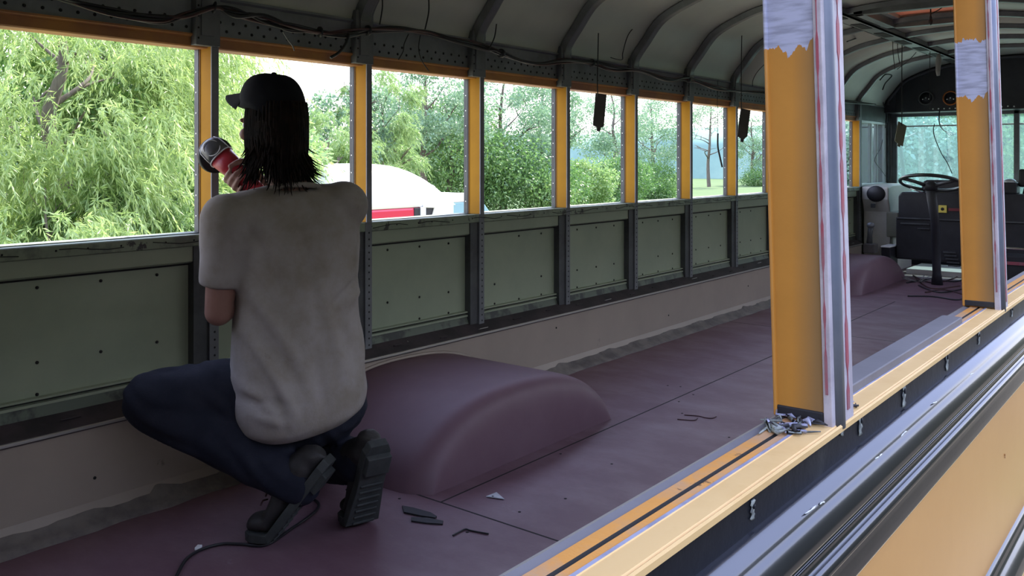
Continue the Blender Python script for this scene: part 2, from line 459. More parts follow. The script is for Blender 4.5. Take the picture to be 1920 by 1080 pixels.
M['leaf_mid'] = leaf_mat('fresh_green_leaves', (0.17, 0.31, 0.10), (0.38, 0.52, 0.19), 0.45)
M['leaf_blue'] = leaf_mat('cool_green_leaves', (0.12, 0.24, 0.13), (0.28, 0.42, 0.25), 0.4)
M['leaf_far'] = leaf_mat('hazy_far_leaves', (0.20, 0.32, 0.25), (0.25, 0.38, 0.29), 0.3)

# ------------------------------------------------------------------ ground outside, far hills
GZ = -0.95
g = MB()
NX = 40
vs, fs = [], []
for i in range(NX + 1):
    for j in range(NX + 1):
        x = -200 + 260 * i / NX; y = -80 + 300 * j / NX
        far = max(0.0, math.hypot(x, y) - 60)
        vs.append((x, y, GZ + 0.004 * far))
for i in range(NX):
    for j in range(NX):
        a = i * (NX + 1) + j
        fs.append((a, a + 1, a + NX + 2, a + NX + 1))
g.add(vs, fs, 0, True)
struct(g.build('ground', M['ground']))


# unseen ground on the camera's side, shade put into its dark colour
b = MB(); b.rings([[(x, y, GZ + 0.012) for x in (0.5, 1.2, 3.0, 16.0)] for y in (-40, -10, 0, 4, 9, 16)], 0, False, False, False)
struct(b.build('shade_ground_sheet', M['shade_ground']))
# bright meadow seen far off between the trees
b = MB()
b.rings([[(-26 - 4 * math.sin(k), 24 + 0, GZ + 0.02) if False else (-19 - 75 * k / 9, 8 + 3 * math.sin(k * 1.3), GZ + 0.03 + 0.02 * k) for k in range(10)], [(-24 - 90 * k / 9, 150 + 3 * math.sin(k), GZ + 0.75) for k in range(10)]], 0, False, False, False)
b.rings([[(-22 + 40 * k / 9, 22 + 2 * math.sin(k * 1.3), GZ + 0.03) for k in range(10)], [(-24 + 60 * k / 9, 150, GZ + 0.75) for k in range(10)]], 0, False, False, False)
struct(b.build('field', M['grass']))


def ridge(name, pts, h, seed, m):
    r = random.Random(seed)
    P = spline(pts, 24)
    rings = []
    for i, p in enumerate(P):
        hh = h * (0.75 + 0.25 * math.sin(i * 0.11 + seed) + 0.08 * r.random())
        n = Vector((p.x, p.y, 0)).normalized()
        rings.append([p + n * (-hh * 0.9) + Vector((0, 0, -1)), p + n * (-hh * 0.45) + Vector((0, 0, hh * 0.55 + r.random() * 0.6)), p + Vector((0, 0, hh)), p + n * hh * 1.2 + Vector((0, 0, -1))])
    b = MB(); b.rings(rings, 0, True, False, False)
    return struct(b.build(name, m))


ridge('hill', [(-70, 70, 0), (-35, 80, 0), (0, 78, 0), (30, 70, 0)], 4.4, 5, M['hill'])
ridge('hill', [(-150, 10, 0), (-130, 90, 0), (-85, 150, 0), (-30, 170, 0), (30, 165, 0)], 6, 3, M['hill'])

# unseen wooded rise added on the camera's side to block light
b = MB(); rr = random.Random(4); R_ = []
for k in range(70):
    y = -40 + 1.6 * k; h = 4.2 + 0.7 * math.sin(k * 0.5) + rr.uniform(-0.4, 0.4) + max(0, y - 10) * 0.03
    q = max(0.0, y - 3.0) * 0.16
    R_.append([(3.2 + q + rr.uniform(-.2, .2), y, GZ), (3.8 + q + rr.uniform(-.3, .3), y, GZ + h * 0.5), (4.6 + q + rr.uniform(-.3, .3), y, GZ + h * 0.85), (6.0 + q, y, GZ + h), (10.0 + q, y, GZ + h * 0.9)])
b.rings(R_, 0, True, False, False)
struct(b.build('hill', M['light_blocker']))

# ------------------------------------------------------------------ bus shell
Y0, Y1 = -2.2, 9.95
fl = MB()
fl.box(-2.72, -0.33, Y0, Y1, -0.06, 0.0, 0)
for x0, x1, y0, y1 in ((-1.937, -1.931, 2.06, 7.2), (-2.62, -0.34, 2.057, 2.063), (-0.9, -0.895, 2.06, 7.2), (-2.62, -0.34, 5.6, 5.604)):
    fl.box(x0, x1, y0, y1, -0.001, 0.0006, 1)
for px, py in ((974, 960), (1051, 851), (1147, 870), (1252, 723), (1276, 725), (1273, 753), (1279, 775), (1367, 820), (1300, 740), (1060, 935), (749, 935), (876, 998)):
    p = flat(px, py); fl.disc(p, (0, 0, 1), 0.005, 0.0008, 8, 1)
struct(fl.build('floor', [M['floor'], M['hole']]))

# left wall sheet with its moulded panels
wl_ = MB()
wl_.box(-2.80, -2.74, Y0, Y1, -0.30, 0.842, 0)
wl_.prism_y([(-2.745, 0.803), (-2.712, 0.803), (-2.712, 0.752), (-2.722, 0.746), (-2.735, 0.744), (-2.745, 0.744)], Y0, 9.0, 0)
wl_.prism_y([(-2.745, 0.744), (-2.7345, 0.744), (-2.7345, 0.738), (-2.745, 0.738)], Y0, 9.0, 1)
for za, zb in ((0.392, 0.384), (0.376, 0.366)):
    wl_.prism_y([(-2.745, za), (-2.722, za - 0.002), (-2.722, zb), (-2.745, zb - 0.006)], Y0, 9.0, 0)
wl_.prism_y([(-2.745, 0.383), (-2.731, 0.383), (-2.731, 0.378), (-2.745, 0.378)], Y0, 9.0, 1)
wl_.prism_y([(-2.745, 0.366), (-2.728, 0.366), (-2.716, 0.334), (-2.745, 0.330)], Y0, 9.0, 2)
POST = [1.708 + 0.711 * n for n in range(-5, 11)]
for n, y in enumerate(POST[:-1]):
    for f in (0.24, 0.51, 0.775):
        for z in (0.715, 0.492, 0.397):
            if (n * 7 + int(f * 10) + int(z * 10)) % 11 != 3:
                wl_.disc((-2.74, y + 0.711 * f, z), (1, 0, 0), 0.0052, 0.0025, 8, 1)
struct(wl_.build('wall_left', [M['green'], M['hole'], M['green_dark']]))

# window sill along the left wall
s_ = MB()
s_.prism_y([(-2.80, 0.836), (-2.80, 0.846), (-2.775, 0.842), (-2.703, 0.842), (-2.700, 0.839), (-2.700, 0.806), (-2.704, 0.803), (-2.745, 0.803), (-2.745, 0.832)], Y0, 9.0, 0)
for y in np.arange(-2.0, 8.9, 0.118):
    s_.disc((-2.7003, y + 0.02 * math.sin(y * 17), 0.824), (1, 0, 0), 0.0035, 0.0012, 8, 1)
for k in range(26):
    y = 0.9 + k * 0.31 + 0.1 * math.sin(k * 3.1)
    pts = [(-2.6992, y + t * 0.05, 0.822 + 0.006 * math.sin(k + t * 1.2)) for t in range(5)]
    s_.tube(pts, 0.0016, 5, 1)
struct(s_.build('trim_1', [M['sill'], M['hole']], bevel=0.0015))

# seat ledge along the left wall
l_ = MB()
l_.prism_y([(-2.76, 0.332), (-2.716, 0.334), (-2.650, 0.300), (-2.646, 0.294), (-2.646, 0.284), (-2.655, 0.284), (-2.76, 0.30)], Y0, 8.75, 0)
l_.prism_y([(-2.6475, 0.2985), (-2.6435, 0.296), (-2.6435, 0.288), (-2.6475, 0.288)], Y0, 8.75, 1)
for k in range(30):
    y = 0.7 + k * 0.27
    l_.obox((-2.675 + 0.012 * math.sin(k * 5), y, 0.3165 - 0.006 * math.sin(k * 5)), (0.012, 0.03 + 0.03 * abs(math.sin(k * 2.3)), 0.003), Matrix.Rotation(-0.47, 3, 'Y'), 2 if k % 4 == 1 else 0)
struct(l_.build('trim_2', [M['ledge'], M['edge'], M['edge']], bevel=0.001))

# beige skirting with the dirty cove at the floor
b_ = MB()
b_.prism_y([(-2.70, 0.29), (-2.657, 0.29), (-2.657, 0.06), (-2.645, 0.03), (-2.62, 0.012), (-2.60, 0.0), (-2.70, -0.01)], Y0, 8.75, 0)
struct(b_.build('baseboard_left', M['beige']))
c_ = MB()
prof = []
R = []
for k in range(140):
    y = Y0 + (8.75 - Y0) * k / 139
    w = 0.5 + 0.5 * math.sin(k * 1.7) * math.sin(k * 0.37) + 0.25 * math.sin(k * 4.3)
    h = 0.035 + 0.016 * w
    R.append([(-2.6575, y, h), (-2.654, y, h), (-2.642, y, 0.030), (-2.618, y, 0.0145), (-2.585 + 0.012 * w, y, 0.002), (-2.585 + 0.012 * w, y, -0.004), (-2.6575, y, -0.004)])
c_.rings(R, 0, True)
for k in range(5):
    y = 1.3 + 1.2 * k
    c_.disc((-2.657, y, 0.13 + 0.05 * (k % 3)), (1, 0, 0), 0.005, 0.002, 8, 1)
struct(c_.build('trim_3', [M['cove'], M['hole']]))

# header over the left windows: orange beam, riveted strip, roof seam
h_ = MB()
h_.prism_y([(-2.80, 1.482), (-2.728, 1.482), (-2.724, 1.486), (-2.724, 1.515), (-2.712, 1.521), (-2.712, 1.527), (-2.80, 1.527)], Y0, 9.0, 0)
h_.prism_y([(-2.80, 1.527), (-2.722, 1.527), (-2.722, 1.650), (-2.708, 1.656), (-2.708, 1.664), (-2.80, 1.664)], Y0, 9.9, 1)
k = 0
for y in np.arange(-2.1, 8.9, 0.052):
    h_.disc((-2.7225, y, 1.548), (1, 0, 0), 0.0055, 0.002, 8, 2)
    h_.disc((-2.7225, y + 0.026, 1.578), (1, 0, 0), 0.0055, 0.002, 8, 2)
    k += 1
struct(h_.build('trim_4', [M['head'], M['strip'], M['hole']]))

# roof
SEC = [(-2.722, 1.655), (-2.70, 1.715), (-2.636, 1.797), (-2.523, 1.927), (-2.35, 2.010), (-2.175, 2.061), (-1.85, 2.110), (-1.52, 2.128)]
SEC = SEC + [(-3.04 - x, z) for x, z in SEC[-2::-1]]
SECS = [(p.x, p.z) for p in spline([(x, 0, z) for x, z in SEC], 6)]


def off(sec, d):
    out = []
    for i, (x, z) in enumerate(sec):
        a, b = sec[max(i - 1, 0)], sec[min(i + 1, len(sec) - 1)]
        tx, tz = b[0] - a[0], b[1] - a[1]
        L = math.hypot(tx, tz)
        out.append((x - tz / L * d, z + tx / L * d))
    return out


r_ = MB()
OUT = off(SECS, 0.045)
prof = SECS + OUT[::-1]
r_.rings([[(x, y, z) for x, z in prof] for y in (Y0, 6.01)], 0, True)
r_.rings([[(x, y, z) for x, z in prof] for y in (6.69, 9.75)], 0, True)
il = [i for i, p in enumerate(SECS) if p[0] < -1.79]
ir = [i for i, p in enumerate(SECS) if p[0] > -1.25]
for ii in (il, ir):
    pr2 = [SECS[i] for i in ii] + [OUT[i] for i in ii][::-1]
    r_.rings([[(x, y, z) for x, z in pr2] for y in (6.01, 6.69)], 0, True)
r_.box(-1.86, -1.76, 6.01, 6.69, 2.112, 2.16); r_.box(-1.28, -1.18, 6.01, 6.69, 2.112, 2.16)
# lap seams of the roof sheets, one beside every rib
struct(r_.build('ceiling', M['ceil']))

# ribs across the roof, one over each pair of posts
RIBY = [y + 0.0 for y in POST]


def rib_mesh(name):
    b = MB()
    rings = []
    A, B, Cc = off(SECS, -0.004), off(SECS, -0.034), off(SECS, -0.036)
    for i in range(len(SECS)):
        rings.append([(A[i][0], -0.040, A[i][1]), (B[i][0], -0.026, B[i][1]), (Cc[i][0], -0.018, Cc[i][1]), (Cc[i][0], 0.018, Cc[i][1]), (B[i][0], 0.026, B[i][1]), (A[i][0], 0.040, A[i][1])])
    b.rings(rings, 0, False)
    fl2 = []
    D = off(SECS, -0.008)
    for i in range(len(SECS)):
        fl2.append([(A[i][0], 0.038, A[i][1]), (D[i][0], 0.038, D[i][1]), (D[i][0], 0.058, D[i][1]), (A[i][0], 0.058, A[i][1])])
    b.rings(fl2, 0, False)
    for i in range(3, len(SECS) - 3, 3):
        b.disc((D[i][0], 0.048, D[i][1]), (SECS[i][0] + 1.52 if False else 0, 0, -1), 0.004, 0.002, 6, 1)
    return b


ORD = {5: 'in front of the kneeling person, over the sander', 6: 'second one forward of the sander', 7: 'third one forward of the sander', 8: 'fourth one forward of the sander', 9: 'fifth one forward of the sander',
       10: 'sixth one forward of the sander', 11: 'seventh one forward of the sander', 12: 'just behind the orange roof hatch', 13: 'just ahead of the orange roof hatch', 14: 'second one behind the black front cap', 15: 'last one before the black front cap'}
rib0 = None
for n, y in enumerate(RIBY):
    if rib0 is None:
        rib0 = rib_mesh('rib').build('roof_rib', [M['rib'], M['hole']])
        o = rib0
    else:
        o = rib0.copy(); COL.objects.link(o)
    o.location = (0, y, 0)
    tag(o, 'curved grey steel roof rib, ' + ORD.get(n, 'behind the kneeling person toward the rear'), 'roof rib', 'roof ribs')

# windows posts along the left wall
def left_post():
    e = thing('window_post', '', 'post', (-2.72, 0, 0.30), 'window posts on the far wall')
    b = MB(); b.box(-2.772, -2.704, 0.019, 0.040, 0.842, 1.49)
    b.build('yellow_channel', M['yellow'], e, bevel=0.002)
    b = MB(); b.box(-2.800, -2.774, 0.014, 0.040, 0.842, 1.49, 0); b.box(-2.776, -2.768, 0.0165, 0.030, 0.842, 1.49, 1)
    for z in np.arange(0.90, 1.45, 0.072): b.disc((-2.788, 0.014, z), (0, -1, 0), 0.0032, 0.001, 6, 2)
    b.build('outer_flange', [M['steel_dark'], mat('brown_edge_paint', (0.22, 0.10, 0.02), 0.55), M['rivet_and_daylight']], e, bevel=0.001)  # brown strip beside the yellow channel
    b = MB(); b.box(-2.800, -2.700, 0.039, 0.046, 0.842, 1.49, 0); b.box(-2.7045, -2.699, 0.018, 0.046, 0.842, 1.49, 0)
    for z in np.arange(0.90, 1.45, 0.144): b.disc((-2.70, 0.033, z), (1, 0, 0), 0.0022, 0.001, 6, 1)
    b.build('front_flange', [M['flange'], M['rivet_and_daylight']], e, bevel=0.001)
    # lower stiffener, sill to ledge
    b = MB(); b.box(-2.745, -2.706, -0.046, 0.012, 0.318, 0.804, 0); b.box(-2.745, -2.699, 0.010, 0.046, 0.318, 0.842, 1)
    for z in np.arange(0.34, 0.80, 0.027): b.disc((-2.699, 0.030, z), (1, 0, 0), 0.0042, 0.001, 6, 2)
    b.build('lower_stiffener', [M['steel_dark'], M['steel'], M['hole']], e, bevel=0.002)
    b = MB(); b.box(-2.728, -2.690, -0.046, 0.046, 1.487, 1.70, 0)
    b.box(-2.70, -2.684, -0.028, 0.020, 1.52, 1.70, 0)
    for z in (1.51, 1.545, 1.585, 1.62): b.disc((-2.69, -0.038, z), (1, 0, 0), 0.004, 0.002, 6, 1)
    b.build('upper_bracket', [M['steel'], M['hole'], M['rivet_and_daylight']], e, bevel=0.003)
    return e


PL = {5: 'that the sander touches', 6: 'close behind the right shoulder of the kneeling person', 7: 'at the right end of the white parked van', 8: 'with the tall thin tree trunk to its left', 9: 'just right of the first hanging dark board',
      10: 'left of the window with the dangling black wire', 11: 'behind the second hanging dark board', 14: 'half seen between the two near posts', 15: 'next to the driver side window', 12: 'hidden behind the broad near post', 13: 'hidden beyond the broad near post'}
lp = left_post()
for n, y in enumerate(POST):
    o = lp if n == 0 else copy_tree(lp)
    o.location = (-2.72, y, 0.30)
    o['label'] = 'yellow and grey far-wall window post ' + PL.get(n, 'behind the kneeling person toward the rear')

# ------------------------------------------------------------------ near wall (right side of the bus)
YR0, YR1 = -2.2, 8.55
w = MB()
# outside skin below the rub rails and the inside lining
w.prism_y([(-0.334, 0.83), (-0.334, -0.05), (-0.326, -0.05), (-0.326, 0.83)], YR0, 8.55, 1)
w.prism_y([(-0.2805, CZ - 0.405), (-0.2765, CZ - 0.412), (-0.276, CZ - 0.70), (-0.284, CZ - 0.70), (-0.284, CZ - 0.405)], YR0, 8.55, 0)
w.prism_y([(-0.276, CZ - 0.70), (-0.276, CZ - 1.30), (-0.284, CZ - 1.30), (-0.284, CZ - 0.70)], YR0, 8.55, 0)
p = at(1884, 853, 0.276); w.disc(p, (1, 0, 0), 0.0022, 0.0008, 10, 2)
w.disc(p + Vector((0.0002, -0.0005, -0.004)), (1, 0, 0), 0.0014, 0.0006, 10, 2)
w.box(-0.300, -0.285, YR0, -0.03, CZ - 0.26, 1.52, 0)     # unseen panel added over the rear windows to keep light out
struct(w.build('wall_right', [M['bodyyellow'], M['green'], M['rust']]))

# window sill of the near wall, in strips from inside to outside
sp = [(-0.3390, CZ - 0.262, 2), (-0.3390, CZ - 0.2515, 2), (-0.3368, CZ - 0.2515, 0), (-0.3305, CZ - 0.254, 1), (-0.3280, CZ - 0.2515, 1), (-0.3172, CZ - 0.252, 3), (-0.3160, CZ - 0.2545, 3), (-0.3140, CZ - 0.2545, 1),
      (-0.3130, CZ - 0.252, 1), (-0.3060, CZ - 0.2525, 4), (-0.3055, CZ - 0.2512, 4), (-0.3022, CZ - 0.2512, 5), (-0.3018, CZ - 0.252, 5), (-0.2815, CZ - 0.252, 5), (-0.2800, CZ - 0.2545, 5), (-0.2792, CZ - 0.2525, 5), (-0.2778, CZ - 0.2515, 5), (-0.2768, CZ - 0.2535, 5), (-0.2770, CZ - 0.2585, 5)]
mats = [M['grey_rubber'], M['orange'], M['edge'], M['hole'], M['bare'], M['cream']]
b = MB()
NY = 90
for i in range(len(sp) - 1):
    (xa, za, mi), (xb, zb, _) = sp[i], sp[i + 1]
    R = []
    for k in range(NY + 1):
        y = YR0 + (YR1 - YR0) * k / NY
        R.append([(xa, y, za), (xb, y, zb)])
    vs = [q for r in R for q in r]
    b.add(vs, [(2 * k, 2 * k + 1, 2 * k + 3, 2 * k + 2) for k in range(NY)], mi)
b.prism_y([(-0.338, CZ - 0.258), (-0.286, CZ - 0.258), (-0.286, CZ - 0.275), (-0.338, CZ - 0.275)], YR0, YR1, 0)
struct(b.build('trim_5', mats))

# black fascia and rub rails along the outside
b = MB()
fp = [(-0.2772, 0.2580), (-0.2800, 0.2600), (-0.2800, 0.2880), (-0.2760, 0.2905), (-0.2600, 0.2905)]
b.prism_y([(x, CZ - h) for x, h in [(-0.290, 0.2580)] + fp[:4] + [(-0.290, 0.2905)]], YR0, 8.55, 0)
struct(b.build('trim_6', M['fascia']))
b = MB()
rail = [(-0.282, 0.2862), (-0.2745, 0.2872), (-0.2685, 0.2895), (-0.2640, 0.2925), (-0.2615, 0.2965), (-0.2580, 0.3000), (-0.2552, 0.3050), (-0.2535, 0.3115), (-0.2545, 0.3190), (-0.2590, 0.3250), (-0.2660, 0.3290), (-0.2690, 0.3320), (-0.2690, 0.3400),
        (-0.2672, 0.3410), (-0.2672, 0.3445), (-0.2690, 0.3455), (-0.2690, 0.3520), (-0.2640, 0.3545), (-0.2615, 0.3590), (-0.2625, 0.3645), (-0.2680, 0.3700), (-0.2715, 0.3760), (-0.2715, 0.4020), (-0.2760, 0.4080), (-0.282, 0.4080)]
pr = [(p.x, p.z) for p in spline([(x, 0, CZ - h) for x, h in rail], 3)]
R = [[(x, y, z) for x, z in pr] for y in (YR0, 3.0, 8.55)]
b.rings(R, 0, True)
# bright chips in the gloss paint
rr = random.Random(9)
for px, py, dx, dy in ((1508, 963, 22, -15), (1536, 946, 10, -6), (1640, 860, 14, -10), (1664, 842, 16, -12), (1688, 818, 12, -10), (1748, 757, 8, -5), (1818, 704, 12, -8), (1834, 692, 8, -5)):
    p0, p1 = at(px, py, 0.2627), at(px + dx, py + dy, 0.2627)
    b.tube([p0.lerp(p1, t / 4) + Vector((0.0004, 0, 0.0006 * math.sin(t * 5.3 + px))) for t in range(5)], [0.0002, 0.0010, 0.0006, 0.0011, 0.0002], 6, 1)
struct(b.build('trim_7', [M['black'], M['scrap']]))
b = MB()
rail2 = [(-0.282, 0.640), (-0.2740, 0.6440), (-0.2700, 0.650), (-0.2690, 0.662), (-0.262, 0.670), (-0.2555, 0.682), (-0.2545, 0.700), (-0.258, 0.716), (-0.268, 0.725), (-0.270, 0.745), (-0.276, 0.755), (-0.282, 0.755)]
pr = [(p.x, p.z) for p in spline([(x, 0, CZ - h) for x, h in rail2], 3)]
b.rings([[(x, y, z) for x, z in pr] for y in (YR0, 3.0, 8.55)], 0, True)
struct(b.build('trim_8', M['black']))

# pale dried sealant runs around the fascia bolts
k = 0
for px, py, hgt in ((1410, 955, 36), (1578, 800, 34), (1612, 795, 40), (1694, 740, 44), (1775, 675, 40), (1835, 632, 26), (1897, 583, 22)):
    p = at(px, py, 0.2795)
    m = (2275.0 - px) / (FPX * (1 + TAN * TAN) * 0.2795) * FPX * math.sqrt(1 + TAN * TAN)
    hh = hgt / m
    o = MB()
    rr = random.Random(k)
    pts = [p + Vector((0.0006, 0.0012 * math.sin(i * 2.1 + k), hh * (0.5 - i / 9))) for i in range(10)]
    rad = [hh * 0.09 + hh * 0.20 * abs(math.sin(0.6 + i * 0.9 + k)) for i in range(10)]
    R = []
    for q, r_1 in zip(pts, rad):
        R.append([(q.x + 0.0008 * math.cos(a), q.y + r_1 * math.sin(a), q.z) for a in [2 * math.pi * j / 8 for j in range(8)]])
    o.rings(R, 0, True)
    o.disc(pts[3] + Vector((0.0004, 0, 0)), (1, 0, 0), hh * 0.12, 0.0014, 10, 1)
    ob = o.build('sealant_smear', [M['smear'], M['fascia']], origin=p)
    tag(ob, 'pale sealant run on the black strip, ' + ['nearest the camera', 'below the foot of the broad near post', 'just forward of the broad near post foot', 'first one well forward of the broad near post', 'midway between the two near posts', 'a little behind the second near post', 'below the foot of the second near post'][k], 'sealant', 'sealant runs on the near black strip')
    k += 1
# sanded near posts
def near_post():
    e = thing('window_post', '', 'post', (-0.31, 0, CZ - 0.252), 'window posts on the near wall')
    b = MB(); b.box(-0.338, -0.2895, 0.000, 0.048, 0.841, 1.505, 0)
    b.box(-0.340, -0.336, -0.003, 0.012, 0.841, 1.505, 0)
    b.build('yellow_face', patch_mat('sanded_yellow_post', (0.52, 0.23, 0.035), (0.42, 0.44, 0.58), 0.362, 0.458), e, bevel=0.003)
    b = MB(); b.box(-0.2900, -0.2815, -0.003, 0.006, 0.836, 1.505, 0)
    b.build('white_flange', M['whitestrip'], e, bevel=0.001)
    b = MB(); R = []
    for k in range(71):
        z = 0.87 + k * 0.0089; q = math.sin(k * 0.9) + 0.6 * math.sin(k * 0.37 + 1)
        hw = 0.0012 if q > -0.1 else 0.0003
        R.append([(-0.286 - hw, -0.0025, z), (-0.286 - hw, -0.0043, z), (-0.286 + hw, -0.0043, z), (-0.286 + hw, -0.0025, z)])
    b.rings(R, 0, False)
    b.build('sealant_line', M['redtape'], e)
    b = MB(); R = []
    for z in (0.836, 1.0, 1.2, 1.505):
        R.append([(-0.2838 + 0.0078 * math.sin(a), 0.0155 - 0.0105 * math.cos(a), z) for a in [math.pi * j / 10 for j in range(11)]] + [(-0.290, 0.026, z), (-0.290, 0.005, z)])
    b.rings(R, 0, True)
    b.build('rounded_cover', M['blue_grey'], e)
    b = MB(); b.box(-0.2900, -0.2785, 0.0255, 0.0500, 0.838, 1.505, 0)
    b.build('outer_flange', M['whitestrip'], e, bevel=0.001)
    b = MB(); R = []
    for k in range(71):
        z = 0.85 + k * 0.0092; q = math.sin(k * 0.8 + 2) + 0.7 * math.sin(k * 0.31)
        hw = 0.0036 if q > -0.2 else 0.0006
        R.append([(-0.2792, 0.0335 - hw, z), (-0.2776, 0.0335 - hw, z), (-0.2776, 0.0335 + hw, z), (-0.2792, 0.0335 + hw, z)])
    b.rings(R, 0, False)
    b.build('outer_sealant_line', M['redtape'], e)
    b = MB()
    b.box(-0.3375, -0.2905, -0.0015, 0.002, 0.842, 0.852, 0)
    b.build('foot_gasket', M['matte_black'], e, bevel=0.002)
    # the wall leans in a little toward the roof
    for ch in e.children:
        for v in ch.data.vertices:
            v.co.x -= 0.028 * v.co.z
    return e


np_ = near_post()
NL = {3: 'broad near-wall window post with sanded patch at the picture top', 4: 'second near-wall window post with sanded patch halfway up, before the windshield'}
for k in range(-3, 10):
    o = np_ if k == -3 else copy_tree(np_)
    o.location = (-0.31, 0.843 + 0.837 * k, CZ - 0.252)
    o['label'] = {0: 'broad yellow near-wall post whose sanded patch reaches the top of the picture', 1: 'yellow near-wall post forward of the broad one, sanded patch halfway up'}.get(k, 'near-wall window post out of the picture ' + ('behind' if k < 0 else 'ahead'))
# header and outside panel above the near windows
b = MB()
b.prism_y([(-0.352, 1.50), (-0.30, 1.50), (-0.30, 1.68), (-0.352, 1.68)], YR0, Y1, 0)
struct(b.build('trim_9', M['head']))

# grey weatherstrip lying on the near sill
b = MB(); b.prism_y([(-0.3335, CZ - 0.2515), (-0.3335, CZ - 0.2425), (-0.3325, CZ - 0.2415), (-0.3050, CZ - 0.2415), (-0.3040, CZ - 0.2425), (-0.3040, CZ - 0.2515)], 0.895, 1.50, 0)
tag(b.build('weatherstrip', M['grey_rubber'], origin=(-0.32, 1.2, CZ - 0.2515), bevel=0.001), 'flat grey rubber weatherstrip lying along the near window sill between two posts', 'weatherstrip')

# scraped sealant at the foot of the near post
rr = random.Random(3)
b = MB()
for k in range(34):
    px = rr.uniform(1462, 1545); py = 795 + (1545 - px) * 0.38 + rr.uniform(-30, 14)
    p = Vector((-rr.uniform(0.296, 0.333), rr.uniform(0.785, 0.842), CZ - 0.2505))
    pts = [p + Vector((rr.uniform(-1, 1) * 0.005 * t, rr.uniform(-1, 1) * 0.006 * t, abs(rr.gauss(0, 0.0025)))) for t in range(4)]
    b.tube(pts, [0.0006, rr.uniform(0.0012, 0.0028), rr.uniform(0.001, 0.003), 0.0006], 5, k % 3)
tag(b.build('sealant_scrapings', [M['bare'], M['smear'], M['matte_black']], origin=(-0.31, 0.82, CZ - 0.252)), 'crumbled grey sealant scrapings heaped at the foot of the broad near post', 'scrapings', kind='stuff')
b = MB()
for k in range(12):
    p = Vector((-rr.uniform(0.284, 0.312), rr.uniform(0.896, 0.935), CZ - 0.2505))
    pts = [p + Vector((rr.uniform(-1, 1) * 0.003 * t, 0.004 * t, abs(rr.gauss(0, 0.0015)))) for t in range(4)]
    b.tube(pts, [0.0005, rr.uniform(0.001, 0.002), rr.uniform(0.0008, 0.0016), 0.0005], 5, k % 2)
tag(b.build('sealant_scrapings', [M['matte_black'], M['bare']], origin=(-0.30, 0.91, CZ - 0.252)), 'black sealant shavings on the sill just forward of the broad near post', 'scrapings', kind='stuff')

# rear end of the bus, behind the camera
b = MB(); b.box(-2.80, -0.28, Y0 - 0.05, Y0, -0.06, 0.85, 0); b.box(-2.80, -0.28, Y0 - 0.05, Y0, 1.5, 2.13, 0)
b.box(-2.80, -0.28, Y0 - 0.05, Y0, 0.85, 1.5, 0)
struct(b.build('wall_back', M['green']))

# ------------------------------------------------------------------ wheel arches
def arch(name, label, ya, yb, xi, ztop, o, peak=0.0):
    """a rounded sheet steel housing against the left wall, running from ya to yb"""
    b = MB()
    yc, hy = (ya + yb) / 2, (yb - ya) / 2
    xw = -2.70
    rings = []
    NU, NVv = 48, 26
    for i in range(NVv + 1):
        t = i / NVv
        # from the wall to the aisle end; the last stretch rounds over and drops to the floor
        if t < 0.4:
            x = xw + (xi - 0.13 - xw) * (t / 0.4); zf = 1.0
        else:
            a = (t - 0.4) / 0.6 * math.pi / 2
            x = xi - 0.13 + 0.13 * math.sin(a) ** 0.5
            zf = max(math.cos(a), 0) ** 0.5
        sc = 1.0 - 0.10 * max(0, (x - xi + 0.13) / 0.13) ** 2
        row = []
        for j in range(NU + 1):
            u = -1 + 2 * j / NU
            uu = math.copysign(abs(u) ** 0.72, u)
            shape = (1 - abs(uu) ** 2.5) ** 0.62
            z = ztop * shape * (1 - 0.06 * uu) * zf
            row.append((x, yc + hy * uu * sc, max(z, 0) - 0.004))
        rings.append(row)
    n = NU + 1
    vs = [p for r in rings for p in r]
    fs = [(i * n + j, i * n + j + 1, (i + 1) * n + j + 1, (i + 1) * n + j) for i in range(NVv) for j in range(NU)]
    b.add(vs, fs, 0, True)
    ob = b.build(name, M['arch'], origin=o)
    return tag(ob, label, 'wheel arch', 'wheel arches on the floor')


a1 = arch('wheel_arch', 'large maroon wheel arch on the floor beside the kneeling person', 2.03, 3.24, -1.995, 0.265, (-2.4, 2.6, 0))
a2 = arch('wheel_arch', 'distant maroon wheel arch under the lever, seen past the broad near post', 7.30, 8.74, -2.235, 0.262, (-2.45, 8.0, 0))
# raised beige lip where the skirting is cut round the arch
b = MB()
pts = []
for k in range(25):
    u = -1 + 2 * k / 24
    uu = math.copysign(abs(u) ** 0.72, u)
    pts.append((-2.652, 2.625 + 0.60 * uu, max(0.262 * (1 - abs(uu) ** 2.5) ** 0.62 * (1 - 0.06 * uu), 0) + 0.006))
b.tube(pts, 0.007, 6)
struct(b.build('trim_10', M['beige']))

# ------------------------------------------------------------------ front of the bus
b = MB()
CAPS = [(x * 1.0, z) for x, z in SECS]
# black front cap: header above the windshield, arched like the roof, with a rolled lip
top = [(x if abs(x + 1.52) < 1.16 else (-1.52 + math.copysign(1.16, x + 1.52)), z - 0.02) for x, z in SECS if z > 1.70]
R = [[(x, 9.72, z) for x, z in top], [(x, 9.72, 1.60) for x, z in top]]
b.rings(R, 0, False, False, False)
R = [[(x, 9.72, 1.60) for x, z in top], [(x, 9.95, 1.585) for x, z in top]]
b.rings(R, 0, False, False, False)
R = [[(x, 9.73, z + 0.02) for x, z in top], [(x, 9.95, z + 0.03) for x, z in top]]
b.rings(R, 0, False, False, False)
b.tube([(x, 9.70, z) for x, z in top], 0.022, 8)
b.box(-2.80, -2.60, 9.70, 9.96, 1.60, 1.80)
b.box(-0.44, -0.28, 9.70, 9.96, 1.60, 1.80)
# below the windshield
b.box(-2.80, -0.28, 9.90, 9.98, -0.06, 0.70)
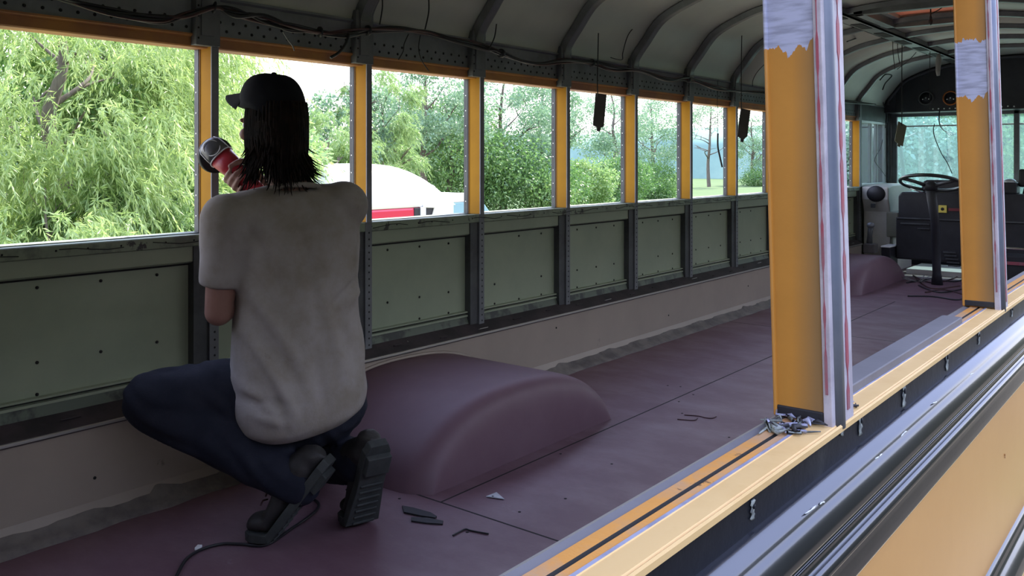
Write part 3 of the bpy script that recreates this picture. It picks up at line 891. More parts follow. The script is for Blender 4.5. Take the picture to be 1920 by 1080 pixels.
# side pieces
b.box(-0.42, -0.28, 9.90, 9.98, 0.70, 1.60)
b.box(-2.80, -2.71, 9.84, 9.98, 0.70, 1.66)
for k in range(26):
    pass
struct(b.build('wall_front', M['front_black']))
# roof lip at the front edge of the ceiling
b = MB(); b.box(-1.10, -1.085, 9.6, 9.98, 1.62, 1.64)
# windshield of two panes
e = bpy.data.objects.new('window_1', None); COL.objects.link(e); e['kind'] = 'structure'; e.location = (-1.52, 9.93, 0.70); e['_o'] = [-1.52, 9.93, 0.70]
b = MB()
for x0, x1 in ((-2.655, -1.535), (-1.505, -0.44)):
    b.box(x0, x1, 9.925, 9.930, 0.715, 1.585)
b.build('window_pane', M['glass_teal'], e)
b = MB()
b.box(-2.70, -2.64, 9.90, 9.95, 0.70, 1.62)
b.box(-1.545, -1.495, 9.90, 9.95, 0.70, 1.60)
b.box(-2.66, -0.42, 9.90, 9.95, 1.56, 1.61)
b.box(-2.66, -0.42, 9.90, 9.95, 0.69, 0.722)
b.box(-0.46, -0.42, 9.90, 9.95, 0.70, 1.60)
b.build('window_frame', M['steel'], e, bevel=0.004)
b = MB(); b.box(-2.64, -0.46, 9.905, 9.92, 1.452, 1.468); b.build('window_bar', M['frame_lt'], e, bevel=0.003)
# daylight through the header holes, put into the colour of bright discs
b = MB()
for k in range(34):
    if k in (7, 8, 15, 22, 23): continue
    x = -2.24 + 0.052 * k
    b.disc((x, 9.715, 1.625 + 0.002 * math.sin(k * 3)), (0, -1, 0), 0.0075, 0.004, 8)
struct(b.build('trim_11', M['rivet_and_daylight']))
# corner post and driver side window
e = bpy.data.objects.new('window_2', None); COL.objects.link(e); e['kind'] = 'structure'; e.location = (-2.74, 9.4, 0.84); e['_o'] = [-2.74, 9.4, 0.84]
b = MB()
for z0, z1 in ((0.842, 0.868), (1.475, 1.50)): b.box(-2.77, -2.72, 8.90, 9.82, z0, z1)
for y0, y1 in ((8.90, 8.945), (9.30, 9.325), (9.50, 9.52), (9.79, 9.82)): b.box(-2.765, -2.725, y0, y1, 0.842, 1.50)
b.build('window_frame', M['frame_lt'], e, bevel=0.003)
b = MB(); b.box(-2.747, -2.743, 8.94, 9.80, 0.86, 1.48); b.build('window_pane', M['glass_clear'], e)
b = MB(); b.box(-2.80, -2.70, 8.84, 8.90, 0.0, 1.66); b.box(-2.80, -2.70, 9.82, 9.90, 0.0, 1.66)
b.box(-2.80, -2.71, 8.80, 9.95, 1.50, 1.66)
struct(b.build('trim_12', M['steel_dark']))
# coved shoulder of the roof over the driver
# round marker lamps on the black cap
for k, (px, m) in enumerate(((1737, M['steel_dark']), (1783, M['amber']))):
    c = at(px, 184, 2.1)
    d = (2275 - px) * 9.72 / (FPX * (1 + TAN * TAN) - TAN * (2275 - px))
    c = at(px, 184, d); c.y = 9.72
    t = thing('marker_lamp', ['dark round lamp on the black front cap, nearer the driver side window', 'amber-ringed round lamp on the black front cap, beside the second near post'][k], 'lamp', c, 'round lamps on the front cap')
    b = MB(); rg = []
    for r, dy in ((0.075, 0.0), (0.075, -0.02), (0.066, -0.028), (0.060, -0.02)):
        rg.append([(c.x + r * math.cos(a), c.y + dy, c.z + r * math.sin(a)) for a in [2 * math.pi * j / 24 for j in range(24)]])
    b.rings(rg, 0, True, False); b.build('bezel', m, t)
    b = MB(); b.tube([(c.x, c.y, c.z), (c.x, c.y - 0.015, c.z)], 0.058, 20); b.build('lens', M['front_black'], t)
    b = MB()
    for q in range(3): b.disc((c.x - 0.03 + 0.03 * q, c.y - 0.016, c.z - 0.01 + 0.012 * (q % 2)), (0, -1, 0), 0.007, 0.012, 8)
    b.build('contacts', M['chrome'], t)

# dashboard
t = thing('dashboard', 'black dashboard box under the windshield, behind the steering wheel', 'dashboard', (-1.6, 9.2, 0))
b = MB()
b.prism_y([(-2.34, 0.18), (-2.34, 0.76), (-2.31, 0.80), (-0.62, 0.80), (-0.60, 0.77), (-0.60, 0.18)], 8.82, 9.05, 0)
b.prism_y([(-2.345, 0.17), (-2.345, 0.55), (-0.60, 0.55), (-0.60, 0.17)], 8.76, 9.0, 0)
b.build('dash_body', M['matte_black'], t, bevel=0.012)
b = MB(); b.prism_y([(-2.14, 0.79), (-2.13, 0.90), (-2.10, 0.915), (-1.60, 0.915), (-1.57, 0.90), (-1.56, 0.79)], 8.86, 9.05, 0)
b.build('instrument_hood', M['matte_black'], t, bevel=0.01)
b = MB(); b.box(-2.34, -1.0, 8.745, 8.765, 0.548, 0.562); b.build('edge_rail', M['steel_dark'], t, bevel=0.003)
b = MB(); b.box(-1.985, -1.915, 8.805, 8.82, 0.615, 0.685)
for k in range(2): pass
ob = b.build('square_tag', mat('yellow_tag', (0.75, 0.62, 0.12), 0.5), t, bevel=0.003); ob['label'] = 'small yellow square tag'
b = MB(); b.disc((-1.95, 8.805, 0.65), (0, -1, 0), 0.015, 0.003, 10); b.build('tag_button', M['hole'], ob)
b = MB(); b.box(-1.90, -1.70, 8.808, 8.82, 0.635, 0.66); ob = b.build('red_stripe', mat('dull_red_stripe', (0.16, 0.02, 0.03), 0.5), t); ob['label'] = 'dull red stripe'
b = MB(); b.box(-2.30, -2.05, 8.742, 8.752, 0.50, 0.515); b.box(-2.15, -2.05, 8.742, 8.752, 0.46, 0.47); b.build('switch_rail', M['steel_dark'], t, bevel=0.002)
b = MB()
for k in range(5): b.obox((-1.88 + 0.01 * k, 8.75, 0.26 - 0.03 * k), (0.10, 0.02, 0.012), None)
b.build('louver', M['steel_dark'], t)
# white slab added as the sunlit strip of floor below the dash
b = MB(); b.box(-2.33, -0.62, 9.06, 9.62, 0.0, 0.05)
tag(b.build('sunlit_floor_strip', M['white'], origin=(-1.5, 9.4, 0), bevel=0.004), 'white strip standing for sunlit floor under the black dashboard', 'sunlit floor')

# steering wheel on its column
c = at(1746, 343, 1.90)
t = thing('steering_wheel', 'large thin-rimmed black steering wheel on a column before the dashboard', 'steering wheel', c)
tilt = Matrix.Rotation(math.radians(-17), 3, 'X')
b = MB(); rg = []
for i in range(64):
    a = 2 * math.pi * i / 64
    rg.append([c + tilt @ Vector(((0.245 + 0.015 * math.cos(q)) * math.cos(a), (0.245 + 0.015 * math.cos(q)) * math.sin(a), 0.015 * math.sin(q))) for q in [2 * math.pi * j / 10 for j in range(10)]])
b.rings(rg + [rg[0]], 0, True, False); b.build('rim', M['wheel_rim'] if 'wheel_rim' in M else mat('wheel_rim', (0.03, 0.035, 0.035), 0.28, coat=0.5), t)
for k, a in enumerate((math.radians(115), math.radians(215), math.radians(335))):
    b = MB(); b.tube([c + tilt @ Vector((0.03 * math.cos(a), 0.03 * math.sin(a), -0.03)), c + tilt @ Vector((0.14 * math.cos(a), 0.14 * math.sin(a), -0.012)), c + tilt @ Vector((0.242 * math.cos(a), 0.242 * math.sin(a), 0))], [0.019, 0.014, 0.016], 8); b.build('spoke', M['steel_dark'], t)
b = MB(); b.tube([c + tilt @ Vector((0, 0, -0.07)), c + tilt @ Vector((0, 0, -0.02)), c + tilt @ Vector((0, 0, 0.005))], [0.05, 0.06, 0.035], 16); b.build('hub', M['matte_black'], t)
b = MB(); b.tube([c + tilt @ Vector((0, 0, -0.06)), (c.x - 0.005, c.y + 0.16, 0.55), (c.x - 0.01, c.y + 0.24, 0.10), (c.x - 0.01, c.y + 0.25, 0.0)], [0.042, 0.036, 0.036, 0.05], 14); b.build('column', M['matte_black'], t)
b = MB(); b.tube([c + Vector((-0.02, 0.02, -0.10)), c + Vector((-0.16, -0.03, -0.05))], [0.008, 0.006], 8); b.build('signal_stalk', M['chrome'], t)
b = MB(); b.ellipsoid(c + tilt @ Vector((0.245 * math.cos(2.0), 0.245 * math.sin(2.0), 0.028)), (0.028, 0.02, 0.018), None, 0, 12, 8); b.build('spinner_knob', M['steel_dark'], t)

# driver side console with round vent
t = thing('driver_console', 'off-white console with a dark round opening under the driver side window', 'console', (-2.55, 9.2, 0))
b = MB()
prof = [(8.86, 0.84), (8.86, 0.72), (8.92, 0.60), (8.92, 0.0), (9.70, 0.0), (9.70, 0.86), (9.0, 0.86)]
R = [[(x, y, z) for y, z in prof] for x in (-2.69, -2.44)]
b.rings(R, 0, False); b.build('console_body', M['console'], t, bevel=0.012)
pc = Vector((-2.555, 8.862, 0.775))
b = MB(); b.ellipsoid(pc + Vector((0, 0.0, 0.0)), (0.088, 0.035, 0.078), None, 0, 24, 12)
b.build('round_vent', M['matte_black'], t)
b = MB(); b.box(-2.47, -2.36, 8.90, 9.5, 0.36, 0.60); b.build('switch_panel', M['khaki'], t, bevel=0.01)
b = MB(); b.box(-2.60, -2.56, 8.845, 8.865, 0.64, 0.68); b.build('latch', M['steel_dark'], t, bevel=0.003)
t = thing('step_box', 'small black box with a top edge painted sunlit white beside the console foot', 'box', (-2.40, 8.72, 0))
b = MB(); b.box(-2.432, -2.352, 8.60, 8.85, 0.0, 0.285); b.build('box_body', M['matte_black'], t, bevel=0.006)
b = MB(); b.box(-2.436, -2.350, 8.595, 8.853, 0.285, 0.298); b.build('sunlit_box_top', M['white'], t, bevel=0.003)  # sunlight on the top edge, painted as a white slab
# lever on the far wheel arch
c = Vector((-2.455, 8.35, 0.252))
t = thing('brake_lever', 'dark upright lever standing on the distant wheel arch', 'lever', c)
b = MB(); b.box(c.x - 0.05, c.x + 0.05, c.y - 0.06, c.y + 0.06, c.z, c.z + 0.085); b.build('lever_base', M['board'], t, bevel=0.008)
b = MB(); b.tube([c + Vector((-0.01, 0, 0.07)), c + Vector((-0.01, 0.01, 0.16)), c + Vector((0.0, 0.0, 0.23))], [0.028, 0.022, 0.024], 10); b.build('shaft', M['steel_dark'], t)
b = MB(); b.ellipsoid(c + Vector((0, 0, 0.25)), (0.036, 0.036, 0.028), None, 0, 14, 8); b.build('knob', M['steel'], t)
# mirror arm outside the windshield
t = thing('mirror_arm', 'dark slanting mirror arm outside the left edge of the windshield', 'mirror arm', (-2.7, 10.2, 0.7))
b = MB(); b.tube([at(1686, 258, 2.70), at(1692, 310, 2.69), at(1697, 362, 2.68), at(1699, 395, 2.68)], 0.022, 8); b.build('arm_tube', M['matte_black'], t)
b = MB(); b.tube([at(1676, 330, 2.72), at(1690, 316, 2.69)], 0.008, 6); b.tube([at(1690, 262, 2.69), at(1716, 250, 2.60)], 0.008, 6); b.build('brace', M['matte_black'], t)

# things on the far right of the dash
c = at(1893, 362, 1.56); c.y = 9.3
t = thing('dash_fan_motor', 'small dark motor with pale cap on the dash right of the second near post', 'motor', Vector((c.x, 8.99, 0.80)))
d0 = (2275 - 1893) * 8.99 / (FPX * (1 + TAN * TAN) - TAN * (2275 - 1893))
b = MB(); b.box(-d0 - 0.06, -d0 + 0.07, 8.90, 9.08, 0.80, 0.90); b.build('motor_case', M['matte_black'], t, bevel=0.01)
b = MB(); b.ellipsoid((-d0, 8.99, 0.905), (0.055, 0.07, 0.03), None, 0, 14, 8); b.build('motor_cap', M['frame_lt'], t)
d1 = (2275 - 1917) * 8.99 / (FPX * (1 + TAN * TAN) - TAN * (2275 - 1917))
t = thing('defroster_fan', 'black defroster fan at the right edge of the picture, on the dash', 'fan', Vector((-d1, 8.99, 0.80)))
b = MB(); b.box(-d1 - 0.03, -d1 + 0.09, 8.95, 9.03, 0.86, 1.02); b.build('fan_housing', M['matte_black'], t, bevel=0.02)
b = MB(); b.tube([(-d1 + 0.03, 8.99, 0.80), (-d1 + 0.03, 8.99, 0.87)], [0.03, 0.015], 10); b.build('fan_foot', M['matte_black'], t)
# entry rail low on the right
t = thing('grab_rail', 'short chrome grab rail with black base right of the second near post', 'rail', (-1.2, 8.5, 0))
q = at(1905, 468, 1.25)
b = MB(); b.box(q.x - 0.16, q.x + 0.35, q.y - 0.05, q.y + 0.12, 0.0, q.z - 0.04); b.build('rail_base', M['matte_black'], t, bevel=0.02)
b = MB(); b.tube(spline([(q.x - 0.14, q.y - 0.02, q.z - 0.06), (q.x - 0.13, q.y - 0.03, q.z + 0.0), (q.x - 0.05, q.y - 0.05, q.z + 0.012), (q.x + 0.3, q.y - 0.05, q.z - 0.005), (q.x + 0.33, q.y - 0.05, q.z - 0.06)], 6), 0.012, 8); b.build('rail_tube', M['chrome'], t)
b = MB(); b.box(q.x - 0.10, q.x + 0.3, q.y - 0.065, q.y - 0.05, q.z - 0.12, q.z - 0.095); b.build('rail_trim', M['redtape'], t)

# roof channel and hatch
t = thing('roof_channel', 'long grey slotted steel channel running along the front ceiling', 'channel', (-1.95, 8.0, 2.09))
b = MB(); b.box(-2.02, -1.90, 5.6, 9.5, 2.052, 2.064, 0); b.box(-2.02, -2.012, 5.6, 9.5, 2.052, 2.10, 0); b.box(-1.908, -1.90, 5.6, 9.5, 2.052, 2.10, 0)
b.build('channel_body', M['rib'], t)
for k in range(7):
    b = MB(); y = 5.78 + 0.54 * k; b.box(-1.995, -1.925, y, y + 0.27, 2.048, 2.0525); b.build('slot', M['hole'], t)
t = thing('roof_hatch', 'orange framed roof hatch in the middle of the front ceiling', 'hatch', (-1.52, 6.35, 2.1))
b = MB()
for x0, x1, y0, y1 in ((-1.86, -1.80, 5.95, 6.75), (-1.24, -1.18, 5.95, 6.75), (-1.86, -1.18, 5.95, 6.01), (-1.86, -1.18, 6.69, 6.75)): b.box(x0, x1, y0, y1, 2.055, 2.13)
b.build('hatch_frame', M['rib'], t, bevel=0.004)
b = MB(); b.box(-1.80, -1.24, 6.01, 6.69, 2.14, 2.15); b.build('hatch_lid', M['hatch'], t)
b = MB(); b.tube([(-1.52, 6.35, 2.14), (-1.52, 6.35, 2.12)], 0.02, 10); b.tube([(-1.56, 6.35, 2.12), (-1.48, 6.35, 2.12)], 0.006, 8); b.build('hatch_handle', M['steel_dark'], t)

# ------------------------------------------------------------------ wiring
t = thing('wiring_harness', 'thick black cable bundle draped along the top of the far windows', 'cable', (-2.66, 4, 1.65))
HP = [(-60, -30), (60, -22), (135, 2), (210, 22), (300, 36), (350, 28), (402, 14), (440, 24), (490, 36), (540, 50), (600, 60), (650, 62), (690, 57), (750, 57), (800, 61), (850, 76), (900, 87), (940, 100), (1000, 121), (1060, 115), (1110, 118), (1150, 128), (1200, 133), (1250, 150), (1290, 149), (1340, 164), (1380, 171), (1440, 176), (1500, 182), (1580, 190), (1640, 196)]
dd = [2.655 - 0.02 * (i % 2) for i in range(len(HP))]
base = [at(px, py, d) for (px, py), d in zip(HP, dd)]
# the bundle never dips below the rib feet
rr = random.Random(11)
for k, (m, r) in enumerate(((M['wire'], 0.0075), (M['wire'], 0.006), (M['wire_brown'], 0.0055), (M['wire'], 0.005), (M['wire'], 0.0045), (M['wire_brown'], 0.004))):
    pts = [p + Vector((rr.uniform(-0.008, 0.012), 0, rr.uniform(-0.014, 0.014) * (0.35 if i % 4 == 2 else 1.0))) for i, p in enumerate(base)]
    b = MB(); b.tube(spline(pts, 7), r, 7); b.build('cable', m, t)
for i in (6, 10, 12, 17, 20, 24):
    b = MB(); p = base[i]; q = base[i + 1] - base[i]; b.tube([p - q * 0.03, p + q * 0.03], 0.021, 10); b.build('tape_wrap', M['matte_black'], t)

WIRES = [
    ([(803, -15), (804, 20), (797, 55)], 2.62, 0.0032, 'thin wire falling from the ceiling beside the second rib'),
    ([(716, -10), (717, 14), (712, 46)], 2.62, 0.003, 'thin wire falling from the ceiling before the sheet above the van'),
    ([(931, 45), (927, 70), (917, 92)], 2.63, 0.003, 'short wire hanging above the fourth window from the picture left'),
    ([(655, 64), (648, 82), (636, 98), (620, 108)], 2.62, 0.006, 'thick cut cable end drooping over the orange header near the cap'),
    ([(531, 60), (540, 75), (548, 85), (552, 95)], 2.63, 0.0025, 'thin pale wire hanging over the header above the cap'),
    ([(766, 64), (758, 82), (756, 96), (747, 112)], 2.62, 0.0022, 'thin wire hanging over the header above the white van'),
    ([(788, 66), (785, 90), (790, 112), (804, 133)], 2.62, 0.0022, 'long thin wire crossing the header right of the van'),
    ([(1122, 62), (1121, 110), (1120, 150), (1121, 182)], 2.62, 0.003, 'straight wire that holds the first hanging dark board'),
    ([(1222, 0), (1210, 30), (1180, 62), (1168, 98), (1166, 112), (1145, 108)], 2.60, 0.003, 'looped wire on the curved ceiling right of the first hanging board'),
    ([(1391, 60), (1390, 130), (1390, 210)], 2.50, 0.003, 'straight wire that holds the second hanging dark board'),
    ([(1436, 118), (1420, 135), (1412, 150), (1411, 162)], 2.60, 0.0025, 'short curved wire beside the broad near post'),
    ([(1346, 250), (1346, 275), (1350, 295), (1354, 313)], 2.70, 0.006, 'black wire end dangling in the open window before the far meadow'),
    ([(1346, 150), (1345, 200), (1346, 252)], 2.70, 0.0018, 'fine thread above the black dangling wire end'),
    ([(1692, 62), (1691, 110), (1691, 180), (1691, 236)], 2.05, 0.004, 'straight wire dropping from the ceiling channel to the visor board'),
    ([(1675, 55), (1674, 90), (1678, 130)], 2.02, 0.003, 'rearmost short wire hanging from the ceiling channel'),
    ([(1684, 58), (1683, 90), (1687, 120)], 2.02, 0.003, 'middle short wire hanging from the ceiling channel'),
    ([(1722, 93), (1705, 112), (1682, 130)], 2.1, 0.003, 'slanting wire below the ceiling channel near the black cap'),
    ([(1744, 86), (1743, 160), (1743, 205)], 1.95, 0.0028, 'thin plumb wire hanging before the round lamps'),
    ([(1752, 232), (1751, 252), (1764, 285), (1776, 305), (1785, 325)], 1.95, 0.004, 'long thin wire curving down the windshield to the steering wheel'),
    ([(1762, 205), (1761, 228), (1768, 243), (1784, 252)], 2.165, 0.006, 'black wire loop hanging at the top of the windshield'),
    ([(1650, 150), (1660, 140), (1672, 142), (1660, 156), (1655, 168)], 2.45, 0.006, 'curled wires on the roof shoulder over the driver side window'),
    ([(1645, 180), (1655, 190), (1662, 215), (1660, 240)], 2.705, 0.005, 'dark wire drooping past the top of the driver side window'),
    ([(1655, 262), (1650, 280), (1640, 300), (1652, 318), (1660, 330)], 2.715, 0.004, 'kinked wire hanging across the driver side window'),
    ([(1588, 78), (1610, 70), (1632, 60), (1642, 55)], 2.2, 0.005, 'cable along the ceiling sheets right of the broad near post'),
]
for pts, d, r, label in WIRES:
    P = [at(px, py, d) for px, py in pts]
    b = MB(); b.tube(spline(P, 8), r, 6)
    tag(b.build('hanging_wire', M['wire_grey'] if 'pale' in label else M['wire'], origin=P[0]), label, 'wire', 'loose wires')
# knotted plug at the end of the loop
c = at(1783, 250, 2.165)
b = MB()
for k in range(7):
    a = k * 0.9
    b.tube([c + Vector((0.02 * math.cos(a), 0.02 * math.sin(a), -0.01)), c + Vector((0.05 * math.cos(a + 1), 0.04 * math.sin(a + 1), 0.03 * math.sin(k)))], [0.012, 0.005], 6)
tag(b.build('wire_plug', M['wire'], origin=c), 'cluster of black plugs hanging at the windshield left of the second near post', 'plug')
# bulb holder hanging at the hatch
c = at(1745, 35, 1.5)
t = thing('bulb_holder', 'black bulb holder hanging on its wire below the orange hatch', 'bulb holder', c)
b = MB(); b.tube([c + Vector((0, 0, 0.12)), c + Vector((0, 0, 0.02)), c], [0.004, 0.005, 0.012], 8); b.build('lead', M['wire'], t)
b = MB(); b.ellipsoid(c + Vector((0, 0, -0.02)), (0.014, 0.014, 0.024), None, 0, 12, 8); b.build('holder', M['wire'], t)
b = MB(); b.tube(spline([c + Vector((0, 0, 0.03)), c + Vector((0.05, 0.02, 0.06)), c + Vector((0.09, 0.05, 0.10))], 6), 0.004, 6); b.build('side_lead', M['wire'], t)
c = at(1760, 112, 1.75)
b = MB(); b.tube([c + Vector((0, 0, 0.05)), c, c + Vector((-0.005, 0, -0.09)), c + Vector((-0.003, 0, -0.13))], [0.012, 0.022, 0.018, 0.012], 10)
tag(b.build('lamp_socket', M['wire_grey'], origin=c), 'grey lamp socket hanging from the ceiling before the black front cap', 'socket')


# hanging boards
def board(px0, py0, px1, py1, w, d, m, label, cut):
    a, c = at(px0, py0, d), at(px1, py1, d)
    ax = (c - a).normalized()
    n = Vector((0.75, -0.66, 0)); sd = ax.cross(n).normalized(); n = sd.cross(ax)
    L = (c - a).length
    prof = [(-w / 2, 0), (w / 2, 0), (w / 2, L * 0.86), (w * 0.12, L * 0.90), (w * 0.10, L), (-w * 0.2, L), (-w * 0.22, L * 0.9), (-w / 2, L * cut)]
    b = MB(); b.rings([[a + sd * x + ax * z + n * t for x, z in prof] for t in (-0.004, 0.004)], 0, False)
    return tag(b.build('hanging_board', m, origin=a, bevel=0.001), label, 'board', 'boards hanging on wires')


board(1127, 176, 1121, 246, 0.062, 2.62, M['board'], 'first dark board hanging in the fifth window from the picture left', 0.86)
board(1398, 205, 1390, 266, 0.072, 2.50, M['board'], 'second dark board hanging in the window next to the broad near post', 0.80)
board(1692, 232, 1684, 274, 0.085, 2.05, M['khaki'], 'pale grey board hanging at the left top corner of the windshield', 0.9)

# loose wires on the floor at the front
rr = random.Random(21)
FW = [[(1700, 530), (1740, 524), (1790, 528), (1808, 522)], [(1716, 520), (1745, 540), (1800, 536)], [(1722, 535), (1760, 548), (1806, 542)], [(1735, 548), (1770, 543), (1807, 552)], [(1702, 555), (1750, 556), (1790, 562), (1808, 560)], [(1712, 516), (1730, 526), (1760, 530), (1800, 517)]]
for k, w in enumerate(FW):
    P = [flat(px, py, 0.006) for px, py in w]
    b = MB(); b.tube(spline(P, 10), 0.006, 6)
    tag(b.build('floor_wire', M['wire_brown'] if k % 2 else M['wire'], origin=P[0]), 'loose dark wire in the tangle on the floor before the dashboard', 'wire', 'wires tangled on the front floor')
b = MB(); c = flat(1722, 528, 0.008)
for k in range(9):
    a = rr.uniform(0, 6.28); b.tube([c + Vector((0.02 * math.cos(a), 0.02 * math.sin(a), 0)), c + Vector((0.14 * math.cos(a) , 0.10 * math.sin(a), 0.02 + 0.04 * rr.random()))], 0.004, 5)
tag(b.build('wire_connector', M['wire_grey'], origin=c), 'pale spread wire connector on the floor beside the distant wheel arch', 'connector')

# ------------------------------------------------------------------ small things on the floor
def plate(name, px, label, cat, m, th=0.004, lift=0.0, grp=None):
    P = [flat(x, y, 0.0) for x, y in px]
    o = sum(P, Vector()) / len(P)
    b = MB(); b.rings([[p + Vector((0, 0, z)) for p in P] for z in (0.0005, th)], 0, False)
    return tag(b.build(name, m, origin=o, bevel=0.0006), label, cat, grp)


tr = thing('metal_triangle', 'bright triangular scrap of sheet metal on the maroon floor', 'scrap', flat(929, 933))
P = [flat(911, 933), flat(946, 938), flat(931, 925)]
b = MB(); b.rings([[p + Vector((0, 0, z)) for p in P] for z in (0.002, 0.0045)], 0, False); b.build('triangle_plate', M['scrap'], tr, bevel=0.0005)
b = MB(); b.disc(flat(924, 933) + Vector((0, 0, 0.0043)), (0, 0, 1), 0.004, 0.0006, 8); b.build('punched_hole', M['hole'], tr)
plate('rubber_strip', [(754, 951), (776, 955), (808, 964), (819, 971), (816, 974), (790, 970), (757, 963)], 'broad black rubber strip on the floor between the boot and metal triangle', 'strip', M['tool_black'], 0.006)
plate('rubber_strip', [(771, 972), (800, 973), (831, 979), (830, 985), (800, 983), (771, 979)], 'narrow black rubber strip lying in front of the broad one', 'strip', M['tool_black'], 0.005)
P = [flat(849, 1004, 0.003), flat(860, 998, 0.003), flat(873, 992, 0.003), flat(884, 995, 0.003), flat(916, 1001, 0.003)]
b = MB(); b.tube(spline(P, 5), 0.0025, 6)
tag(b.build('bent_wire', M['wire'], origin=P[2]), 'bent dark piece of wire on the floor nearest the near sill', 'wire')
b = MB(); c = flat(372, 1029); b.obox(c + Vector((0, 0, 0.004)), (0.014, 0.022, 0.008), Matrix.Rotation(0.6, 3, 'Z'))
tag(b.build('paper_chip', M['white'], origin=c, bevel=0.002), 'tiny white chip on the dark floor beside the black cord', 'scrap')
for k, pl in enumerate(([(1270, 786), (1300, 788), (1308, 784)], [(1283, 778), (1310, 780), (1322, 783), (1335, 784), (1343, 781)])):
    P = [flat(x, y, 0.002) for x, y in pl]
    b = MB(); b.tube(spline(P, 6), 0.002, 5)
    tag(b.build('bent_wire', M['wire_brown'], origin=P[0]), ['short bent wire lying nearer on the floor right of the large wheel arch', 'longer bent wire lying just behind the short one on the floor'][k], 'wire')

# ------------------------------------------------------------------ the person
FW_ = Vector((-0.946, 0.324, 0)).normalized()
RT_ = Vector((0.324, 0.946, 0)).normalized()
HF = Vector((-0.98, -0.12, 0.0)).normalized()          # where the head looks
HR = HF.cross(Vector((0, 0, 1))).normalized()
HU = HR.cross(HF).normalized()
HRot = Matrix((HR, HF, HU)).transposed()                   # columns: right, forward, up
PO = Vector((-2.15, 1.68, 0.0))
HC = at(511, 238, 2.215)                                   # head centre
NB = Vector((-2.165, 1.655, 0.985))                        # neck base
SL, SR = Vector((-2.215, 1.465, 0.925)), Vector((-2.10, 1.80, 0.955))
EL, ER = Vector((-2.25, 1.462, 0.655)), Vector((-2.37, 1.925, 0.865))
WL, WR = Vector((-2.40, 1.66, 0.70)), Vector((-2.485, 1.775, 1.015))
TH, TA = at(456, 333, 2.50), at(404, 284, 2.588)           # tool grip and tool head
TT = (TA - TH).normalized()


def hand_grip(b, c, axis, wrist, r=0.034):
    """palm on the wrist side, four fingers and a thumb curled round a bar"""
    p0 = (wrist - c); p0 = (p0 - axis * p0.dot(axis)).normalized()
    q0 = axis.cross(p0)
    b.ellipsoid(c + p0 * (r + 0.014), (0.046, 0.036, 0.017), Matrix((axis, q0, p0)).transposed(), 0, 14, 10)
    b.tube([wrist, c + p0 * (r + 0.016)], [0.027, 0.030], 12, 0, True)
    for i, (ln, rad) in enumerate(((0.86, 0.0088), (1.0, 0.0092), (0.95, 0.009), (0.75, 0.0078))):
        cc = c + axis * (0.033 - 0.021 * i)
        pts = []
        for k in range(8):
            a = math.radians(25 + 200 * ln * k / 7)
            rr_ = r + 0.011 - 0.003 * k / 7 + (0.002 if k in (2, 4) else 0)
            pts.append(cc + (p0 * math.cos(a) + q0 * math.sin(a)) * rr_)
        b.tube(pts, [rad * 1.08, rad * 1.05, rad * 1.08, rad, rad * 1.02, rad * 0.95, rad * 0.9, rad * 0.82], 10, 0, True)
    pts = []
    for k in range(6):
        a = math.radians(-20 - 130 * k / 5)
        pts.append(c + axis * (0.020 + 0.022 * k / 5) + (p0 * math.cos(a) + q0 * math.sin(a)) * (r + 0.012))
    b.tube(pts, [0.014, 0.0125, 0.011, 0.0112, 0.010, 0.0085], 10, 0, True)


def hand_rest(b, wrist, d, n):
    """a relaxed hand, fingers slightly curled, d along the fingers, n out of the back of the hand"""
    s = d.cross(n).normalized()
    b.ellipsoid(wrist + d * 0.052, (0.040, 0.054, 0.016), Matrix((s, d, n)).transposed(), 0, 14, 10)
    for i, (ln, rad) in enumerate(((0.072, 0.0085), (0.080, 0.009), (0.074, 0.0087), (0.058, 0.0076))):
        k0 = wrist + d * 0.098 + s * (0.030 - 0.020 * i)
        pts = [k0 - d * 0.02, k0, k0 + d * ln * 0.42 - n * 0.006, k0 + d * ln * 0.72 - n * 0.022, k0 + d * ln * 0.85 - n * 0.042]
        b.tube(pts, [rad, rad * 1.06, rad, rad * 0.95, rad * 0.8], 10, 0, True)
    k0 = wrist + d * 0.028 + s * 0.034
    b.tube([wrist + d * 0.015 + s * 0.015, k0, k0 + d * 0.030 + s * 0.018 - n * 0.010, k0 + d * 0.058 + s * 0.022 - n * 0.018], [0.014, 0.0135, 0.011, 0.0085], 10, 0, True)


b = MB()
# skull, jaw, face
b.ellipsoid(HC + HU * 0.020 - HF * 0.008, (0.076, 0.096, 0.098), HRot, 0, 28, 18)
b.ellipsoid(HC - HU * 0.052 + HF * 0.030, (0.056, 0.062, 0.062), HRot, 0, 24, 14)
b.ellipsoid(HC - HU * 0.100 + HF * 0.066, (0.024, 0.022, 0.018), HRot, 0, 14, 10)
b.ellipsoid(HC + HU * 0.020 + HF * 0.078, (0.058, 0.016, 0.013), HRot, 0, 16, 8)
b.tube([HC + HU * 0.012 + HF * 0.084, HC - HU * 0.012 + HF * 0.098, HC - HU * 0.034 + HF * 0.108], [0.009, 0.011, 0.014], 10, 0, True)
for sgn in (-1, 1):
    b.ellipsoid(HC - HU * 0.038 + HF * 0.095 + HR * 0.012 * sgn, (0.009, 0.011, 0.008), HRot, 0, 10, 8)
    b.ellipsoid(HC - HU * 0.022 + HF * 0.066 + HR * 0.042 * sgn, (0.022, 0.022, 0.020), HRot, 0, 12, 8)
    b.ellipsoid(HC - HU * 0.010 - HF * 0.010 + HR * 0.079 * sgn, (0.009, 0.019, 0.031), HRot, 0, 12, 10)
for dz, rr_ in ((-0.063, 0.0065), (-0.073, 0.008)):
    b.tube([HC + HU * dz + HF * 0.080 - HR * 0.024, HC + HU * dz + HF * 0.092, HC + HU * dz + HF * 0.080 + HR * 0.024], [rr_ * 0.5, rr_, rr_ * 0.5], 8, 0, True)
